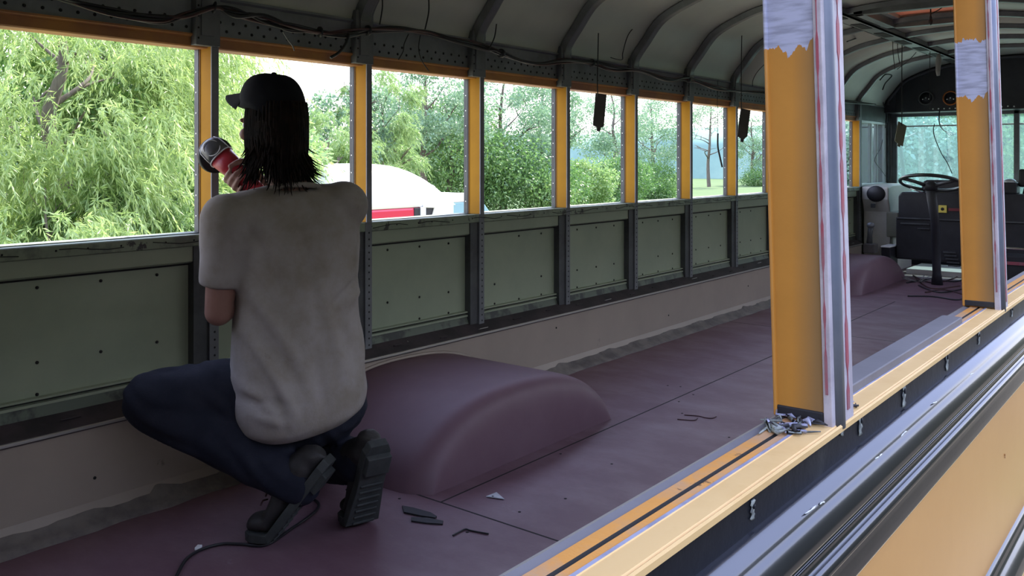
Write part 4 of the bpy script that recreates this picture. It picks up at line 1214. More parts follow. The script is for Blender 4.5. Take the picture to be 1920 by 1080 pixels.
# neck and trunk
b.tube([NB - Vector((0, 0, 0.06)), NB + Vector((-0.01, -0.005, 0.03)), HC - HU * 0.05 - HF * 0.02], [0.068, 0.058, 0.056], 18, 0, True)
trunk = [(0.36, 0.165, 0.12), (0.50, 0.15, 0.105), (0.64, 0.145, 0.10), (0.80, 0.16, 0.105), (0.90, 0.165, 0.10), (0.965, 0.09, 0.07)]
b.rings([[Vector((-2.165 - 0.01 * (z > 0.7), 1.67, z)) + RT_ * (a * math.cos(q)) + FW_ * (c_f * math.sin(q)) for q in [2 * math.pi * j / 24 for j in range(24)]] for z, a, c_f in trunk], 0, True)
for S, E, W in ((SL, EL, WL), (SR, ER, WR)):
    b.tube([NB - Vector((0, 0, 0.03)), S], [0.055, 0.052], 14, 0, True)
    b.tube([S, S.lerp(E, 0.35), S.lerp(E, 0.75), E], [0.050, 0.049, 0.043, 0.040], 16, 0, True)
    b.tube([E, E.lerp(W, 0.3), E.lerp(W, 0.7), W], [0.040, 0.043, 0.034, 0.027], 16, 0, True)
hand_rest(b, WL, (WL - EL).normalized() * 0.6 + Vector((-0.5, 0.6, -0.25)).normalized() * 0.4, Vector((-0.2, -0.1, 0.97)).normalized())
hand_grip(b, TH, TT, WR)
# legs inside the trousers
HLp, KL, AL = Vector((-2.19, 1.615, 0.385)), Vector((-2.425, 1.365, 0.395)), Vector((-2.045, 1.59, 0.165))
HRp, KR, AR = Vector((-2.13, 1.785, 0.385)), Vector((-2.44, 1.93, 0.085)), Vector((-1.985, 1.765, 0.195))
for H_, K_, A_ in ((HLp, KL, AL), (HRp, KR, AR)):
    b.tube([H_, H_.lerp(K_, 0.5), K_], [0.075, 0.068, 0.052], 16, 0, True)
    b.tube([K_, K_.lerp(A_, 0.35), A_], [0.050, 0.050, 0.034], 16, 0, True)
me = mesh_offset(remesh(b, 0.0046, 3), PO)
person = put('person', me, M['skin'], None, PO)
tag(person, 'kneeling person in black cap and dirty white t-shirt, back turned, holding a sander', 'person')
for sgn in (-1, 1):
    b = MB(); c = HC + HU * 0.006 + HF * 0.078 + HR * 0.031 * sgn
    b.ellipsoid(c, (0.012, 0.012, 0.012), HRot, 0, 14, 10)
    b.ellipsoid(c + HF * 0.0085, (0.005, 0.0045, 0.005), HRot, 1, 10, 8)
    b.build('eye', [M['white_eye'], M['iris']], person)

# t-shirt
b = MB()
rings = []
for z, a, c_f, dx, dr in ((0.305, 0.135, 0.13, 0.03, 0.005), (0.335, 0.182, 0.165, 0.025, 0.004), (0.38, 0.197, 0.170, 0.02, 0.002), (0.46, 0.197, 0.160, 0.01, 0.0), (0.56, 0.190, 0.148, 0.0, 0.0), (0.66, 0.184, 0.138, -0.005, 0.0), (0.76, 0.188, 0.135, -0.01, 0.0), (0.85, 0.195, 0.132, -0.012, 0.0), (0.91, 0.190, 0.122, -0.012, 0.002), (0.955, 0.162, 0.104, -0.01, 0.004), (0.985, 0.118, 0.086, -0.006, 0.004), (1.005, 0.080, 0.070, -0.004, 0.0)):
    c = Vector((-2.155, 1.668, z)) - FW_ * dx + RT_ * dr
    ring = []
    for j in range(36):
        q = 2 * math.pi * j / 36
        e = 2.4
        ca, sa = math.cos(q), math.sin(q)
        rr_ = (abs(ca) ** e + abs(sa) ** e) ** (-1 / e)
        ring.append(c + RT_ * (a * rr_ * ca) + FW_ * (c_f * rr_ * sa))
    rings.append(ring)
b.rings(rings, 0, True)
b.tube([NB + RT_ * -0.05 + Vector((0, 0, -0.03)), SL + Vector((0, 0, 0.005)), SL.lerp(EL, 0.35), SL.lerp(EL, 0.72) + Vector((0, -0.004, 0))], [0.070, 0.074, 0.066, 0.060], 20, 0, False)
b.tube([SL, SL.lerp(EL, 0.3)], [0.076, 0.07], 20, 0, True)
b.tube([NB + RT_ * 0.05 + Vector((0, 0, -0.03)), SR + Vector((0, 0, -0.005)), SR.lerp(ER, 0.35), SR.lerp(ER, 0.75)], [0.070, 0.076, 0.070, 0.066], 20, 0, False)
b.tube([SR, SR.lerp(ER, 0.3)], [0.078, 0.072], 20, 0, True)
me = remesh(b, 0.0085, 12)
V, W = get_vn(me)
# soft folds of the cloth: a few long creases, more of them at the left waist
fold = np.zeros(len(V), 'f4')
z = V[:, 2]; u = (V[:, 0] + 2.155) * RT_.x + (V[:, 1] - 1.668) * RT_.y
f_ = (V[:, 0] + 2.155) * FW_.x + (V[:, 1] - 1.668) * FW_.y
def crease(u0, z0, u1, z1, w, amp):
    global fold
    du, dz = u1 - u0, z1 - z0
    L2 = du * du + dz * dz
    t = np.clip(((u - u0) * du + (z - z0) * dz) / L2, 0, 1)
    d = np.hypot(u - (u0 + du * t), z - (z0 + dz * t))
    fold += (amp * np.sin(np.pi * np.clip(t, 0.03, 0.97)) ** 0.5 * np.exp(-(d / w) ** 2) * (f_ < 0.03)).astype('f4')
for q in ((-0.19, 0.78, -0.05, 0.52, 0.016, 0.010), (-0.185, 0.70, -0.04, 0.44, 0.016, -0.009), (-0.17, 0.60, -0.06, 0.37, 0.014, 0.012), (-0.19, 0.47, -0.10, 0.39, 0.012, 0.014), (-0.19, 0.435, -0.09, 0.42, 0.010, -0.014),
          (-0.17, 0.40, -0.08, 0.365, 0.012, 0.013), (-0.12, 0.46, -0.09, 0.35, 0.011, -0.010), (0.17, 0.74, 0.06, 0.67, 0.012, -0.012), (0.18, 0.70, 0.10, 0.66, 0.012, 0.010), (0.02, 0.72, 0.10, 0.42, 0.022, 0.007), (0.08, 0.62, 0.17, 0.44, 0.020, -0.007),
          (0.0, 0.55, 0.02, 0.36, 0.02, -0.006), (-0.16, 0.90, -0.10, 0.74, 0.014, -0.009), (0.19, 0.60, 0.14, 0.40, 0.016, 0.009), (-0.20, 0.86, -0.24, 0.74, 0.010, 0.006), (-0.225, 0.90, -0.20, 0.76, 0.010, -0.006), (-0.10, 0.95, 0.10, 0.95, 0.02, -0.005), (-0.03, 0.90, 0.03, 0.60, 0.02, -0.006)):
    crease(*q)
V = V + W * fold[:, None]
# the hem sits higher over the right hip; hollow the open hem and give it a rolled edge
low = np.clip((0.50 - V[:, 2]) / 0.2, 0, 1)
V[:, 2] += low * (0.035 * (u / 0.19) + 0.0)
me.vertices.foreach_set('co', V.astype('f4').ravel())
me.update()
put('t_shirt', mesh_offset(me, PO), M['shirt'], person, PO)
tsh = [c for c in person.children if c.name.startswith('t_shirt')][0]
b = MB(); pts = []
for j in range(29):
    q = 2 * math.pi * j / 28
    pts.append(NB + Vector((0.002, 0, 0.018)) + RT_ * (0.078 * math.cos(q)) + FW_ * (0.070 * math.sin(q)) + Vector((0, 0, -0.018 * math.sin(q) + 0.002)))
b.tube(pts, 0.0085, 8); b.build('collar', M['shirt'], tsh)

# trousers
b = MB()
b.ellipsoid((-2.145, 1.70, 0.355), (0.155, 0.185, 0.125), Matrix((FW_, RT_, Vector((0, 0, 1)))).transposed(), 0, 28, 16)
b.tube([HLp, HLp.lerp(KL, 0.5) + Vector((0, 0, 0.01)), KL + Vector((-0.005, -0.01, 0))], [0.108, 0.104, 0.082], 20, 0, True)
b.tube([KL + Vector((0, 0, -0.02)), KL.lerp(AL, 0.35), KL.lerp(AL, 0.8), AL], [0.078, 0.084, 0.068, 0.062], 20, 0, True)
b.tube([HRp, HRp.lerp(KR, 0.5), KR], [0.108, 0.098, 0.076], 20, 0, True)
b.tube([KR, KR.lerp(AR, 0.4), KR.lerp(AR, 0.85), AR], [0.074, 0.080, 0.068, 0.06], 20, 0, True)
me = remesh(b, 0.011, 5)
V, W = get_vn(me)
V = V + W * (0.004 * np.sin(V[:, 0] * 55 + V[:, 2] * 70 + 3 * np.sin(V[:, 1] * 30)) * np.sin(V[:, 1] * 40 + V[:, 2] * 25))[:, None]
me.vertices.foreach_set('co', V.astype('f4').ravel()); me.update()
put('trousers', mesh_offset(me, PO), M['denim'], person, PO)


def boot(H, B, T, nh, ank, shin, label):
    Z = Vector((0, 0, 1))
    ax = (T - H).normalized()
    side = ax.cross(Z).normalized()
    st = []
    for t, w, h in ((-0.10, 0.022, 0.05), (0.0, 0.034, 0.075), (0.25, 0.037, 0.09), (0.5, 0.037, 0.088), (0.78, 0.044, 0.068), (1.0, 0.048, 0.055), (1.35, 0.046, 0.052), (1.7, 0.038, 0.046), (1.95, 0.018, 0.030)):
        if t <= 1: c = H.lerp(B, t); n = nh.lerp((nh + Z).normalized(), max(t, 0)).normalized()
        else: c = B.lerp(T, t - 1); n = (nh + Z).normalized().lerp(Z, t - 1).normalized()
        st.append((c, n, w, h))
    b = MB()
    b.rings([[c + n * (0.010 + h / 2) + side * (w * math.cos(q)) + n * (h / 2 * math.sin(q)) for q in [2 * math.pi * j / 18 for j in range(18)]] for c, n, w, h in st], 0, True)
    b.tube([H.lerp(B, 0.2) + nh * 0.05, ank, shin], [0.046, 0.052, 0.060], 16, 0, True)
    me = mesh_offset(remesh(b, 0.007, 3), PO)
    o = put('boot', me, M['boot'], person, PO)
    b = MB(); R = []
    for c, n, w, h in st:
        w2 = w + 0.006
        R.append([c - n * 0.012 + side * w2, c + n * 0.014 + side * w2 * 1.02, c + n * 0.014 - side * w2 * 1.02, c - n * 0.012 - side * w2, ])
    b.rings(R, 0, False)
    # heel block
    c, n = H.lerp(B, 0.14), nh
    a2 = (B - H).normalized()
    b.obox(c - n * 0.018, (0.075, 0.062, 0.022), Matrix((side, a2, n)).transposed())
    for k in range(7):
        q = 0.45 + 0.09 * k
        c = H.lerp(B, q); b.obox(c - n * 0.0135, (0.07, 0.008, 0.005), Matrix((side, a2, n)).transposed())
    sl = b.build('sole', M['sole'], person, bevel=0.003)
    sl.parent = o
    b = MB()
    for k in range(5):
        c = H.lerp(B, 0.35 + 0.12 * k); n = nh
        b.tube([c + n * (0.094 - 0.004 * k) - side * 0.022, c + n * (0.100 - 0.004 * k), c + n * (0.094 - 0.004 * k) + side * 0.022], 0.0028, 6)
    lc = b.build('laces', M['wire_brown'], person); lc.parent = o
    return o


boot(Vector((-1.975, 1.625, 0.225)), Vector((-2.105, 1.550, 0.026)), Vector((-2.180, 1.510, 0.020)), Vector((-0.66, -0.36, 0.66)).normalized(), AL + Vector((-0.01, 0, 0.01)), AL.lerp(KL, 0.18), None)
boot(Vector((-1.880, 1.735, 0.262)), Vector((-1.985, 1.770, 0.026)), Vector((-2.070, 1.790, 0.020)), Vector((-0.86, 0.20, 0.48)).normalized(), AR + Vector((0.01, 0, 0.03)), AR.lerp(KR, 0.18), None)

# cap
CB = HC + HU * 0.060 - HF * 0.002
b = MB(); rg = []
for t in np.linspace(0, 1, 14):
    a = t * math.pi / 2
    k = math.cos(a) ** 0.5; h = 0.100 * math.sin(a) ** 1.05
    tilt_ = -0.012 * (1 - t)
    rg.append([CB + HR * (0.092 * k * math.cos(q)) + HF * (0.111 * k * math.sin(q) - 0.004 * t) + HU * (h - 0.062 * (1 - t) * max(0, -math.sin(q))) for q in [2 * math.pi * j / 30 for j in range(30)]])
b.rings(rg, 0, True)
cap = b.build('cap', M['cap'], person)
b = MB(); rg = []
for i in range(9):
    t = i / 8
    row = []
    for j in range(17):
        a = math.radians(-62 + 124 * j / 16)
        rr_ = 1.0 + 0.80 * t * math.cos(a) ** 0.8
        row.append(CB + HR * (0.088 * math.sin(a) * (1 + 0.04 * t)) + HF * (0.106 * math.cos(a) * (rr_ - 0.14 * (1 - t)) - 0.002) + HU * (0.050 - 0.064 * (math.sin(a)) ** 2 * (0.35 + 0.65 * t) - 0.006 * t))
    rg.append(row)
n = 17
vs = [p for r in rg for p in r] + [p - HU * 0.004 for r in rg for p in r]
N2 = 9 * n
fs = [(i * n + j, i * n + j + 1, (i + 1) * n + j + 1, (i + 1) * n + j) for i in range(8) for j in range(n - 1)]
fs += [tuple(N2 + q for q in f[::-1]) for f in fs]
fs += [(8 * n + j, 8 * n + j + 1, N2 + 8 * n + j + 1, N2 + 8 * n + j) for j in range(n - 1)]
fs += [(i * n, (i + 1) * n, N2 + (i + 1) * n, N2 + i * n) for i in range(8)] + [(i * n + n - 1, (i + 1) * n + n - 1, N2 + (i + 1) * n + n - 1, N2 + i * n + n - 1) for i in range(8)]
b.add(vs, fs, 0, True)
br = b.build('brim', M['cap'], person); br.parent = cap
b = MB(); b.ellipsoid(CB + HU * 0.100 - HF * 0.004, (0.008, 0.008, 0.005), HRot, 0, 10, 6); bt = b.build('cap_button', M['cap'], person); bt.parent = cap

# hair: a close shell under the cap and many strands down to the nape
b = MB()
rr = random.Random(5)
rg = []
for t in np.linspace(0, 1, 10):
    zc = 0.075 - 0.195 * t
    k = 0.98 - 0.22 * t ** 2
    rg.append([HC + HU * zc - HF * 0.020 + HR * (0.080 * k * math.cos(q)) + HF * (0.088 * k * math.sin(q) * (1.0 if math.sin(q) < 0 else 0.72)) for q in [2 * math.pi * j / 26 for j in range(26)]])
b.rings(rg, 0, True)
for k in range(520):
    q = math.radians(rr.uniform(142, 390))        # round the back of the head from ear to ear
    cx, sy = math.cos(q), math.sin(q)
    z0 = rr.uniform(0.02, 0.075)
    p0 = HC + HU * z0 - HF * 0.014 + HR * (0.082 * cx) + HF * (0.092 * sy if sy < 0 else 0.085 * sy)
    outd = (HR * cx + HF * sy).normalized()
    L = rr.uniform(0.16, 0.24) * (0.92 if abs(cx) > 0.8 else 1.0)
    fl = rr.uniform(-0.005, 0.03) + (0.028 * max(0, cx) if rr.random() < 0.6 else 0)
    tw = Vector((rr.uniform(-1, 1), rr.uniform(-1, 1), 0)) * 0.012
    pts = [p0, p0 - HU * L * 0.35 + outd * 0.006, p0 - HU * L * 0.7 - outd * 0.004 + tw * 0.4, p0 - HU * L * 0.92 + outd * (fl * 0.5) + tw, p0 - HU * L + outd * fl + tw * 1.6]
    r0 = rr.uniform(0.0028, 0.0055)
    b.tube(spline(pts, 3), [r0 * (1 - 0.9 * (i / 12) ** 1.6) for i in range(13)], 5)
b.build('hair', M['hair'], person)

# power sander held against the post
t = thing('power_sander', 'red and grey hand power sander with round black pad held against the window post', 'sander', TA)
q0 = TT.orthogonal().normalized(); q1 = TT.cross(q0)
cam_dir = (Vector((0, 0, CZ)) - TA).normalized()
sx = cam_dir.cross(TT).normalized(); sz = TT.cross(sx)
def sect(p, w, h, n=22, e=2.6):
    out = []
    for j in range(n):
        q = 2 * math.pi * j / n
        ca, sa = math.cos(q), math.sin(q)
        k = (abs(ca) ** e + abs(sa) ** e) ** (-1 / e)
        out.append(p + sx * (w * k * ca) + sz * (h * k * sa))
    return out
LT = (TA - TH).length
b = MB(); b.rings([sect(TH + TT * s_, w, h) for s_, w, h in ((-0.11, 0.015, 0.015), (-0.10, 0.026, 0.026), (-0.03, 0.029, 0.029), (0.03, 0.030, 0.029), (0.055, 0.037, 0.034), (LT * 0.78, 0.041, 0.036))], 0, True)
b.build('red_body', M['red_tool'], t)
b = MB(); b.rings([sect(TH + TT * s_, w, h) for s_, w, h in ((LT * 0.78, 0.0415, 0.0365), (LT * 0.95, 0.042, 0.037), (LT + 0.02, 0.040, 0.035), (LT + 0.035, 0.033, 0.029), (LT + 0.042, 0.020, 0.018))], 0, True)
b.build('gear_head', M['tool_grey'], t)
b = MB()
ring = sect(TH + TT * LT * 0.78, 0.0425, 0.0375, 28); b.tube(ring + [ring[0]], 0.0022, 6)
oval = [TA + TT * (0.004 + 0.028 * math.cos(a)) + sx * (0.026 * math.sin(a)) + sz * (0.0385 - 0.010 * abs(math.sin(a)) ** 3 - 0.003 * max(0, math.cos(a)) ** 3 * 2) for a in [2 * math.pi * j / 28 for j in range(29)]]
b.tube(oval, 0.0019, 6)
edge = [TH + TT * s_ + sx * (w * 0.93) + sz * (h * 0.52) for s_, w, h in ((LT * 0.78, 0.043, 0.038), (LT * 0.95, 0.0432, 0.038), (LT + 0.02, 0.041, 0.036), (LT + 0.036, 0.032, 0.028))]
b.tube(edge, 0.0018, 6)
edge = [TH + TT * s_ - sx * (w * 0.93) + sz * (h * 0.52) for s_, w, h in ((LT * 0.78, 0.043, 0.038), (LT * 0.95, 0.0432, 0.038), (LT + 0.02, 0.041, 0.036), (LT + 0.036, 0.032, 0.028))]
b.tube(edge, 0.0018, 6)
b.build('head_trim', M['tool_light'], t)
PC = at(404, 291, 2.655); PN = Vector((-0.97, 0.10, 0.12)).normalized()
b = MB(); b.tube([PC - PN * 0.012, PC - PN * 0.010, PC + PN * 0.004, PC + PN * 0.010], [0.050, 0.060, 0.062, 0.056], 32)
pad = b.build('sanding_pad', M['tool_black'], t)
b = MB(); b.tube([PC + PN * 0.0095, PC + PN * 0.0125], [0.059, 0.059], 32); sd = b.build('abrasive_disc', mat('brown_abrasive', (0.16, 0.09, 0.06), 0.9), t); sd.parent = pad
b = MB(); b.tube([TA + TT * 0.0, PC - PN * 0.008], [0.026, 0.024], 16); b.build('spindle', M['tool_black'], t)
# cord on the floor
P = [flat(318, 1110, 0.005), flat(332, 1078, 0.005), flat(350, 1048, 0.005), flat(378, 1030, 0.005), flat(415, 1020, 0.005), flat(450, 1020, 0.005), flat(500, 1021, 0.005), flat(548, 990, 0.005), flat(575, 972, 0.006), flat(594, 956, 0.006), flat(597, 944, 0.006), flat(585, 936, 0.006), flat(560, 938, 0.006), flat(520, 925, 0.006)]
b = MB(); b.tube(spline(P, 10), 0.0045, 8)
tag(b.build('extension_cord', M['wire'], origin=P[3]), 'black power cord curling over the floor around the left boot of the kneeling person', 'cord')

# ------------------------------------------------------------------ van parked outside
def van():
    D = 9.6
    t = thing('van', 'white-topped red van parked outside, seen through the window right of the kneeling person', 'van', (-D - 0.9, 18.0, GZ))
    xa, xb = -D - 1.75, -D
    def X(px): return at(px, 360, D).y
    y0, y1, y2, y3 = X(612), X(842), X(905), X(960)
    def zz(px, py): return at(px, py, D).z
    ztop, zeave = zz(720, 307), zz(760, 392)
    # white domed high roof
    b = MB(); R = []
    n = 26
    for i in range(n + 1):
        s = i / n
        y = y0 + (y1 + 0.15 - y0) * s
        f = (1 - (1 - min(s / 0.13, 1)) ** 2.4) ** 0.5 if s < 0.13 else (1.0 if s < 0.45 else (1 - ((s - 0.45) / 0.55) ** 2.3) ** 0.8)
        H = max((ztop - zeave - 0.02) * f, 0.03)
        R.append([((xa + xb) / 2 + (xb - xa) / 2 * (1.0 if abs(c) > 0.999 else 1) * c_, y, zeave + 0.02 + H * s2) for c, c_, s2 in [(math.cos(q), math.copysign(abs(math.cos(q)) ** 0.45, math.cos(q)), math.sin(q) ** 0.6 if math.sin(q) > 0 else 0) for q in [math.pi * j / 20 for j in range(21)]]])
    b.rings(R, 0, True); b.build('high_roof', M['white'], t)
    # cab roof and hood line
    b = MB(); zc = zz(860, 367)
    prof = [(y1 - 0.7, zc - 0.02), (y1 - 0.2, zc + 0.05), (y1 + 0.4, zc + 0.04), (y2 + 0.05, zc - 0.06), (y2 + 0.05, zc - 0.10), (y1 - 0.7, zc - 0.12)]
    b.rings([[(x, y, z) for y, z in prof] for x in (xa + 0.04, xb - 0.02)], 0, False); b.build('cab_roof', M['white'], t, bevel=0.03)
    b = MB(); prof = [(y0, GZ + 0.45), (y0, zeave + 0.02), (X(812), zeave + 0.02), (X(845), zz(850, 440)), (y2 + 0.3, zz(850, 450)), (y3 + 0.9, zz(850, 470)), (y3 + 1.0, GZ + 0.5)]
    b.rings([[(x, y, z) for y, z in prof] for x in (xa, xb)], 0, False); b.build('red_body', M['van_red'], t, bevel=0.04)
    b = MB(); b.box(xb - 0.01, xb + 0.012, X(776), X(812), zz(790, 410) - 0.35, zz(790, 389)); b.build('dark_side_window', M['matte_black'], t, bevel=0.01)
    b = MB(); b.box(xb + 0.005, xb + 0.03, X(787), X(796), zz(790, 415) - 0.3, zz(790, 388)); b.tube([(xb + 0.02, X(806), zz(808, 420)), (xb + 0.02, X(814), zz(812, 388)), (xb + 0.02, X(792), zz(790, 386))], 0.03, 6); b.build('white_window_post', M['white'], t)
    b = MB(); b.box(xb - 0.03, xb + 0.008, X(815), X(850), zz(830, 430), zc - 0.10); b.build('door_window_surround', M['white'], t, bevel=0.01)
    b = MB(); prof = [(X(851), zc - 0.11), (y2 + 0.02, zc - 0.11), (y2 + 0.55, zz(850, 440)), (X(851), zz(850, 440))]
    b.rings([[(x, y, z) for y, z in prof] for x in (xa + 0.06, xb - 0.02)], 0, False); b.build('windshield', M['van_glass'], t, bevel=0.01)
    for y in (y0 + 0.8, y3 + 0.1):
        for x in (xa + 0.02, xb - 0.22):
            b = MB(); b.tube([(x, y, GZ + 0.34), (x + 0.2, y, GZ + 0.34)], 0.34, 24); w_ = b.build('wheel', M['tyre'], t)
            b = MB(); b.tube([(x - 0.01, y, GZ + 0.34), (x + 0.21, y, GZ + 0.34)], 0.18, 16); h_ = b.build('hubcap', M['chrome'], t); h_.parent = w_
    b = MB(); b.ellipsoid((xb - 0.5, X(848), zc + 0.08), (0.10, 0.12, 0.10), None, 0, 14, 8); b.build('roof_vent', M['white'], t)


van()


# ------------------------------------------------------------------ trees
def leaves(name, pos, dirs, ln, wd, m, parent):
    """pointed leaf blades, one small quad each"""
    n = len(pos)
    d = dirs / np.linalg.norm(dirs, axis=1, keepdims=True)
    r = RNG.normal(size=(n, 3))
    s = np.cross(d, r); s /= np.linalg.norm(s, axis=1, keepdims=True) + 1e-9
    L = (ln * RNG.uniform(0.7, 1.3, (n, 1))); Wd = wd * RNG.uniform(0.7, 1.3, (n, 1))
    nrm = np.cross(d, s)
    v = np.stack([pos, pos + d * L * 0.45 + s * Wd * 0.5, pos + d * L + nrm * L * RNG.uniform(-0.25, 0.1, (n, 1)), pos + d * L * 0.45 - s * Wd * 0.5], 1).reshape(-1, 3)
    o = np.array(parent['_o'])
    v = (v - o).astype('f4')
    me = bpy.data.meshes.new(name)
    me.vertices.add(4 * n); me.vertices.foreach_set('co', v.ravel())
    me.loops.add(4 * n); me.loops.foreach_set('vertex_index', np.arange(4 * n, dtype='i4'))
    me.polygons.add(n); me.polygons.foreach_set('loop_start', np.arange(0, 4 * n, 4, dtype='i4'))
    me.update(calc_edges=True); me.validate()
    return put(name, me, m, parent, parent['_o'])


def trunk(base, top, r, nb, seed, m, parent, spread=1.0, first=0.35):
    rd = random.Random(seed)
    b = MB()
    B, T = Vector(base), Vector(top)
    H = (T - B).length
    pts = [B.lerp(T, k / 6) + Vector((rd.uniform(-1, 1), rd.uniform(-1, 1), 0)) * 0.025 * H * (k > 0) for k in range(7)]
    sp_ = spline(pts, 4)
    b.tube(sp_, [r * (1 - 0.82 * i / len(sp_)) for i in range(len(sp_))], 9)
    tips = []
    for k in range(nb):
        f = first + (0.97 - first) * (k + rd.random()) / nb
        p = sp_[min(int(f * (len(sp_) - 1)), len(sp_) - 1)]
        a = rd.uniform(0, 2 * math.pi)
        L = H * spread * rd.uniform(0.22, 0.42) * (1.15 - 0.6 * f)
        d = Vector((math.cos(a), math.sin(a), rd.uniform(0.35, 1.0))).normalized()
        q1 = p + d * L * 0.5; q2 = q1 + (d + Vector((rd.uniform(-.5, .5), rd.uniform(-.5, .5), rd.uniform(-.3, .5)))).normalized() * L * 0.5
        rb = r * (1 - 0.82 * f) * 0.55
        b.tube(spline([p, q1, q2], 4), [rb * (1 - 0.85 * i / 8) for i in range(9)], 6)
        tips += [q1, q2]
        for s_ in range(2):
            e = q1.lerp(q2, rd.random()); q3 = e + (d + Vector((rd.uniform(-1, 1), rd.uniform(-1, 1), rd.uniform(-.4, .4)))).normalized() * L * 0.4
            b.tube([e, e.lerp(q3, 0.5) + Vector((0, 0, 0.03 * L)), q3], [rb * 0.5, rb * 0.35, rb * 0.1], 5)
            tips.append(q3)
    b.build('trunk', m, parent)
    return tips


def willow(c, base, R, Hc, ns, label, seed, m='leaf_willow', ln=0.085, wd=0.0125, per=24, rt=0.16, group='trees beyond the windows'):
    t = thing('tree', label, 'tree', base, group)
    c = Vector(c)
    trunk(base, c + Vector((0, 0, Hc * 0.5)), rt, 12, seed, M['bark'], t, 1.0, 0.25)
    # clumps of drooping twigs
    nc = max(24, ns // 45)
    u = RNG.normal(size=(nc, 3)); u /= np.linalg.norm(u, axis=1, keepdims=True)
    rad = RNG.uniform(0.35, 1.0, (nc, 1)) ** 0.6
    cl = np.array(c) + u * rad * np.array([R, R, Hc])
    k = RNG.integers(0, nc, ns)
    st = cl[k] + RNG.normal(size=(ns, 3)) * np.array([0.28, 0.28, 0.18]) * (R / 2.5)
    od = u[k] * np.array([1, 1, 0.2]) + RNG.normal(size=(ns, 3)) * 0.5
    od /= np.linalg.norm(od, axis=1, keepdims=True)
    Ls = RNG.uniform(0.4, 1.0, (ns, 1)) * (0.30 * R ** 0.6)
    tt = np.linspace(0, 1, per)[None, :, None]
    p = st[:, None, :] + od[:, None, :] * Ls[:, None, :] * tt + np.array([0, 0, -1.0]) * (Ls[:, None, :] * 0.75 * tt ** 1.7)
    d = od[:, None, :] * 0.7 + np.array([0, 0, -1.0]) * (0.2 + 1.1 * tt) + RNG.normal(size=(ns, per, 3)) * 0.38
    leaves('foliage', p.reshape(-1, 3), d.reshape(-1, 3), ln, wd, M[m], t)
    return t


def broad(c, base, R, Hc, n, label, seed, m, ln=0.10, wd=0.055, nc=90, rt=0.14, nb=11, shell=0.45, csz=0.30, group='trees beyond the windows', bark='bark', droop=0.15, cat='tree', nm='tree', first=0.35):
    t = thing(nm, label, cat, base, group)
    c = Vector(c)
    trunk(base, c + Vector((0, 0, Hc * 0.75)), rt, nb, seed, M[bark], t, 1.0, first)
    u = RNG.normal(size=(nc, 3)); u /= np.linalg.norm(u, axis=1, keepdims=True)
    rad = RNG.uniform(shell ** 3, 1.0, (nc, 1)) ** (1 / 3.0)
    cl = np.array(c) + u * rad * np.array([R, R, Hc])
    sz = RNG.uniform(0.6, 1.3, nc) * csz * R
    k = RNG.integers(0, nc, n)
    g = RNG.normal(size=(n, 3)); g /= np.linalg.norm(g, axis=1, keepdims=True)
    g *= RNG.uniform(0.2, 1.0, (n, 1)) ** 0.5
    p = cl[k] + g * sz[k][:, None] * np.array([1, 1, 0.7])
    d = g * 0.8 + RNG.normal(size=(n, 3)) * 0.6 + np.array([0, 0, -droop])
    leaves('foliage', p, d, ln, wd, M[m], t)
    return t


def gp(px, d):
    """ground point below a picture column"""
    p = at(px, 302, d); return Vector((p.x, p.y, GZ))


def tree_at(kind, px, py, d, R, Hc, n, label, seed, **k):
    c = at(px, py, d)
    b0 = gp(k.pop('bpx', px), d)
    return kind(c, b0, R, Hc, n, label, seed, **k)


BUSH = dict(cat='bush', nm='bush', group='bushes under the trees', rt=0.04, nb=9, first=0.1)
# first window: a feathery pale willow with a lower one beside it
tree_at(willow, 120, 180, 9.6, 2.3, 1.9, 6000, 'big feathery pale green tree filling the leftmost window', 1, bpx=95)
tree_at(willow, 262, 185, 10.6, 1.1, 1.3, 2800, 'feathery pale green tree at the right side of the leftmost window', 2, bpx=270, rt=0.11)
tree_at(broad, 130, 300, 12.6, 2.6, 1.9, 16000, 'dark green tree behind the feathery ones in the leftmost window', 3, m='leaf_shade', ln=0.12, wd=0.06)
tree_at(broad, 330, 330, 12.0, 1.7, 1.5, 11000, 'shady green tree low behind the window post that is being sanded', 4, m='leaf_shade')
tree_at(willow, 90, 430, 8.2, 1.2, 0.75, 1800, 'pale grassy bush at the lower left of the leftmost window', 5, m='leaf_willow', rt=0.03)
tree_at(willow, 250, 440, 8.6, 0.95, 0.6, 1300, 'yellow-green bush low in the middle of the leftmost window', 6, m='leaf_mid', rt=0.03)
tree_at(broad, 345, 400, 8.8, 0.7, 0.65, 4500, 'small fresh green bush low at the right end of the leftmost window', 7, m='leaf_mid', **BUSH)
# second window
tree_at(broad, 432, 272, 13.0, 0.85, 0.85, 4500, 'thin fresh green tree left of the black cap', 8, m='leaf_mid', nc=60)
tree_at(broad, 440, 320, 11.0, 1.2, 0.9, 8000, 'green bush behind the sander and the face of the person', 9, m='leaf_mid', **BUSH)
tree_at(broad, 658, 245, 15.5, 1.0, 1.1, 6000, 'cool green tree right of the black cap', 10, m='leaf_blue', nc=70)
tree_at(willow, 615, 305, 13.5, 1.35, 0.95, 2000, 'pale green feathery tree right of the long dark hair', 11, m='leaf_mid')
tree_at(broad, 462, 160, 16.5, 0.55, 0.75, 500, 'sparse thin treetop against the white sky left above the black cap', 31, m='leaf_mid', nc=26, rt=0.08, nb=16, first=0.55)
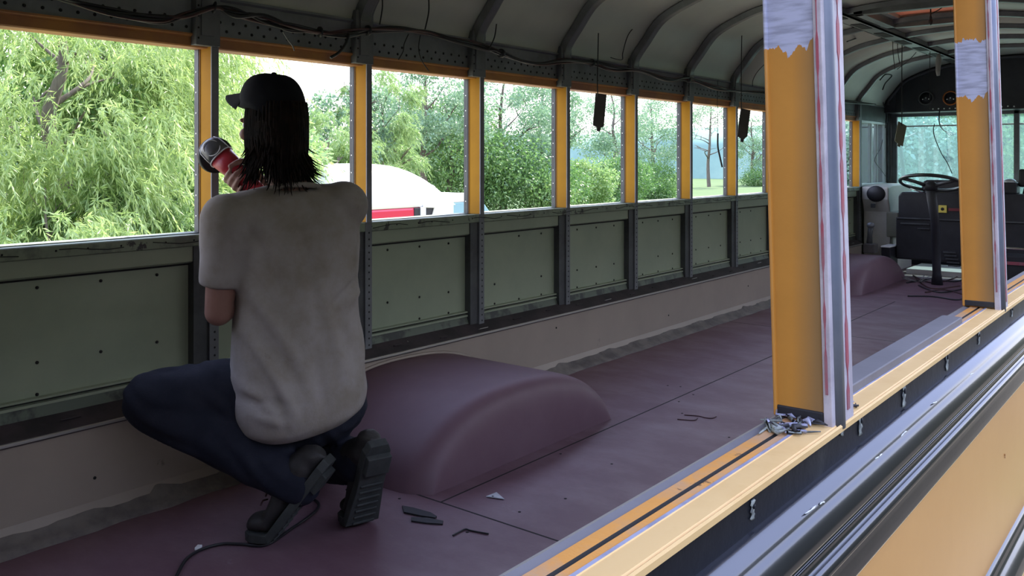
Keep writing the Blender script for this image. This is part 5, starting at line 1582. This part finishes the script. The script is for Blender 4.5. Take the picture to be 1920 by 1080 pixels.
# third window
tree_at(willow, 715, 235, 15.5, 1.0, 1.7, 1500, 'slender pale tree at the left edge of the window with the van', 12, m='leaf_mid', rt=0.07)
tree_at(broad, 800, 205, 18.0, 1.8, 1.5, 11000, 'leafy tree with visible dark trunk above the white van', 13, m='leaf_blue', nc=46)
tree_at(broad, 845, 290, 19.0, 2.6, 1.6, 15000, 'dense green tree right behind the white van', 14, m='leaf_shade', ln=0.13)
tree_at(broad, 770, 300, 20.5, 2.3, 1.4, 12000, 'sunlit green tree behind the domed roof of the van', 15, m='leaf_mid', ln=0.13)
# fourth window
tree_at(broad, 945, 240, 18.5, 1.9, 2.2, 14000, 'tall cool green tree at the left of the fourth window', 16, m='leaf_blue', nc=80)
tree_at(broad, 1017, 215, 19.5, 1.5, 1.8, 9000, 'tall tree with a slim straight grey trunk in the fourth window', 17, m='leaf_blue', nc=46, rt=0.13, bark='bark_lt')
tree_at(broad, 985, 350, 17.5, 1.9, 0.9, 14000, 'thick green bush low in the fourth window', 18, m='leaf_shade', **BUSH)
tree_at(broad, 1035, 365, 16.5, 0.7, 0.6, 4000, 'yellow-green bush at the low right of the fourth window', 19, m='leaf_mid', **BUSH)
# fifth window
tree_at(broad, 1150, 235, 22.0, 2.2, 2.0, 10000, 'airy tree behind the first hanging board', 20, m='leaf_blue', nc=60)
tree_at(broad, 1095, 345, 18.5, 1.1, 1.0, 9000, 'bright green bush low at the left of the fifth window', 21, m='leaf_mid', **BUSH)
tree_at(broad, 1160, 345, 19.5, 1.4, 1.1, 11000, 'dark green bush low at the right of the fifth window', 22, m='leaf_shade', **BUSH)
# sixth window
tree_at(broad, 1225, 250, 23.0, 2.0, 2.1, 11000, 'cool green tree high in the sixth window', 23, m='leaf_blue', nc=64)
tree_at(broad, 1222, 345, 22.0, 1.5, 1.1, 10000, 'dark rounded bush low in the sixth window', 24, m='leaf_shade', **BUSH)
tree_at(broad, 1262, 352, 26.0, 1.1, 0.9, 6000, 'pale bush at the right of the sixth window by the meadow', 25, m='leaf_mid', **BUSH)
# seventh and eighth
tree_at(broad, 1330, 215, 27.0, 1.9, 0.9, 5000, 'hanging leafy boughs at the top of the seventh window', 26, m='leaf_blue', nc=36)
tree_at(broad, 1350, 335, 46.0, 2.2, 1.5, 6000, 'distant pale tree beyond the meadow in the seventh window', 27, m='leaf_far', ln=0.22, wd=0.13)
tree_at(broad, 1412, 270, 26.0, 1.8, 2.1, 11000, 'spreading green tree in the window beside the broad near post', 28, m='leaf_blue', nc=56)
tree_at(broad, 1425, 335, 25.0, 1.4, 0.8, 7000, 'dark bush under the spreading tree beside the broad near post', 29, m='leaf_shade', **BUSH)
tree_at(broad, 1613, 290, 30.0, 3.0, 4.0, 16000, 'bright green tree in the narrow gap right of the broad near post', 30, m='leaf_mid', ln=0.2, wd=0.12)
# ahead of the bus
def ahead(px, zc, y, R, Hc, n, label, seed, m, **k):
    d = (2275 - px) * y / (FPX * (1 + TAN * TAN) - TAN * (2275 - px))
    c = Vector((-d, y, zc))
    return broad(c, Vector((-d, y, GZ)), R, Hc, n, label, seed, m, ln=0.24, wd=0.15, nc=90, group='trees ahead of the bus', rt=0.2, **k)
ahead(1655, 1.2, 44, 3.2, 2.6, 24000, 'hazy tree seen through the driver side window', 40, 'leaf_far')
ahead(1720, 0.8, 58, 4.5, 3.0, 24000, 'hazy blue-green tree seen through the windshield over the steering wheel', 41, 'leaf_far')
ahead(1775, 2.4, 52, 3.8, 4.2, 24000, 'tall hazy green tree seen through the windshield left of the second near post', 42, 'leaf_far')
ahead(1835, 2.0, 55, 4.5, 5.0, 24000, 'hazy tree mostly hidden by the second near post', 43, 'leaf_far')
ahead(1895, 2.4, 48, 3.6, 4.6, 24000, 'bright green tree seen through the windshield right of the second near post', 44, 'leaf_mid')
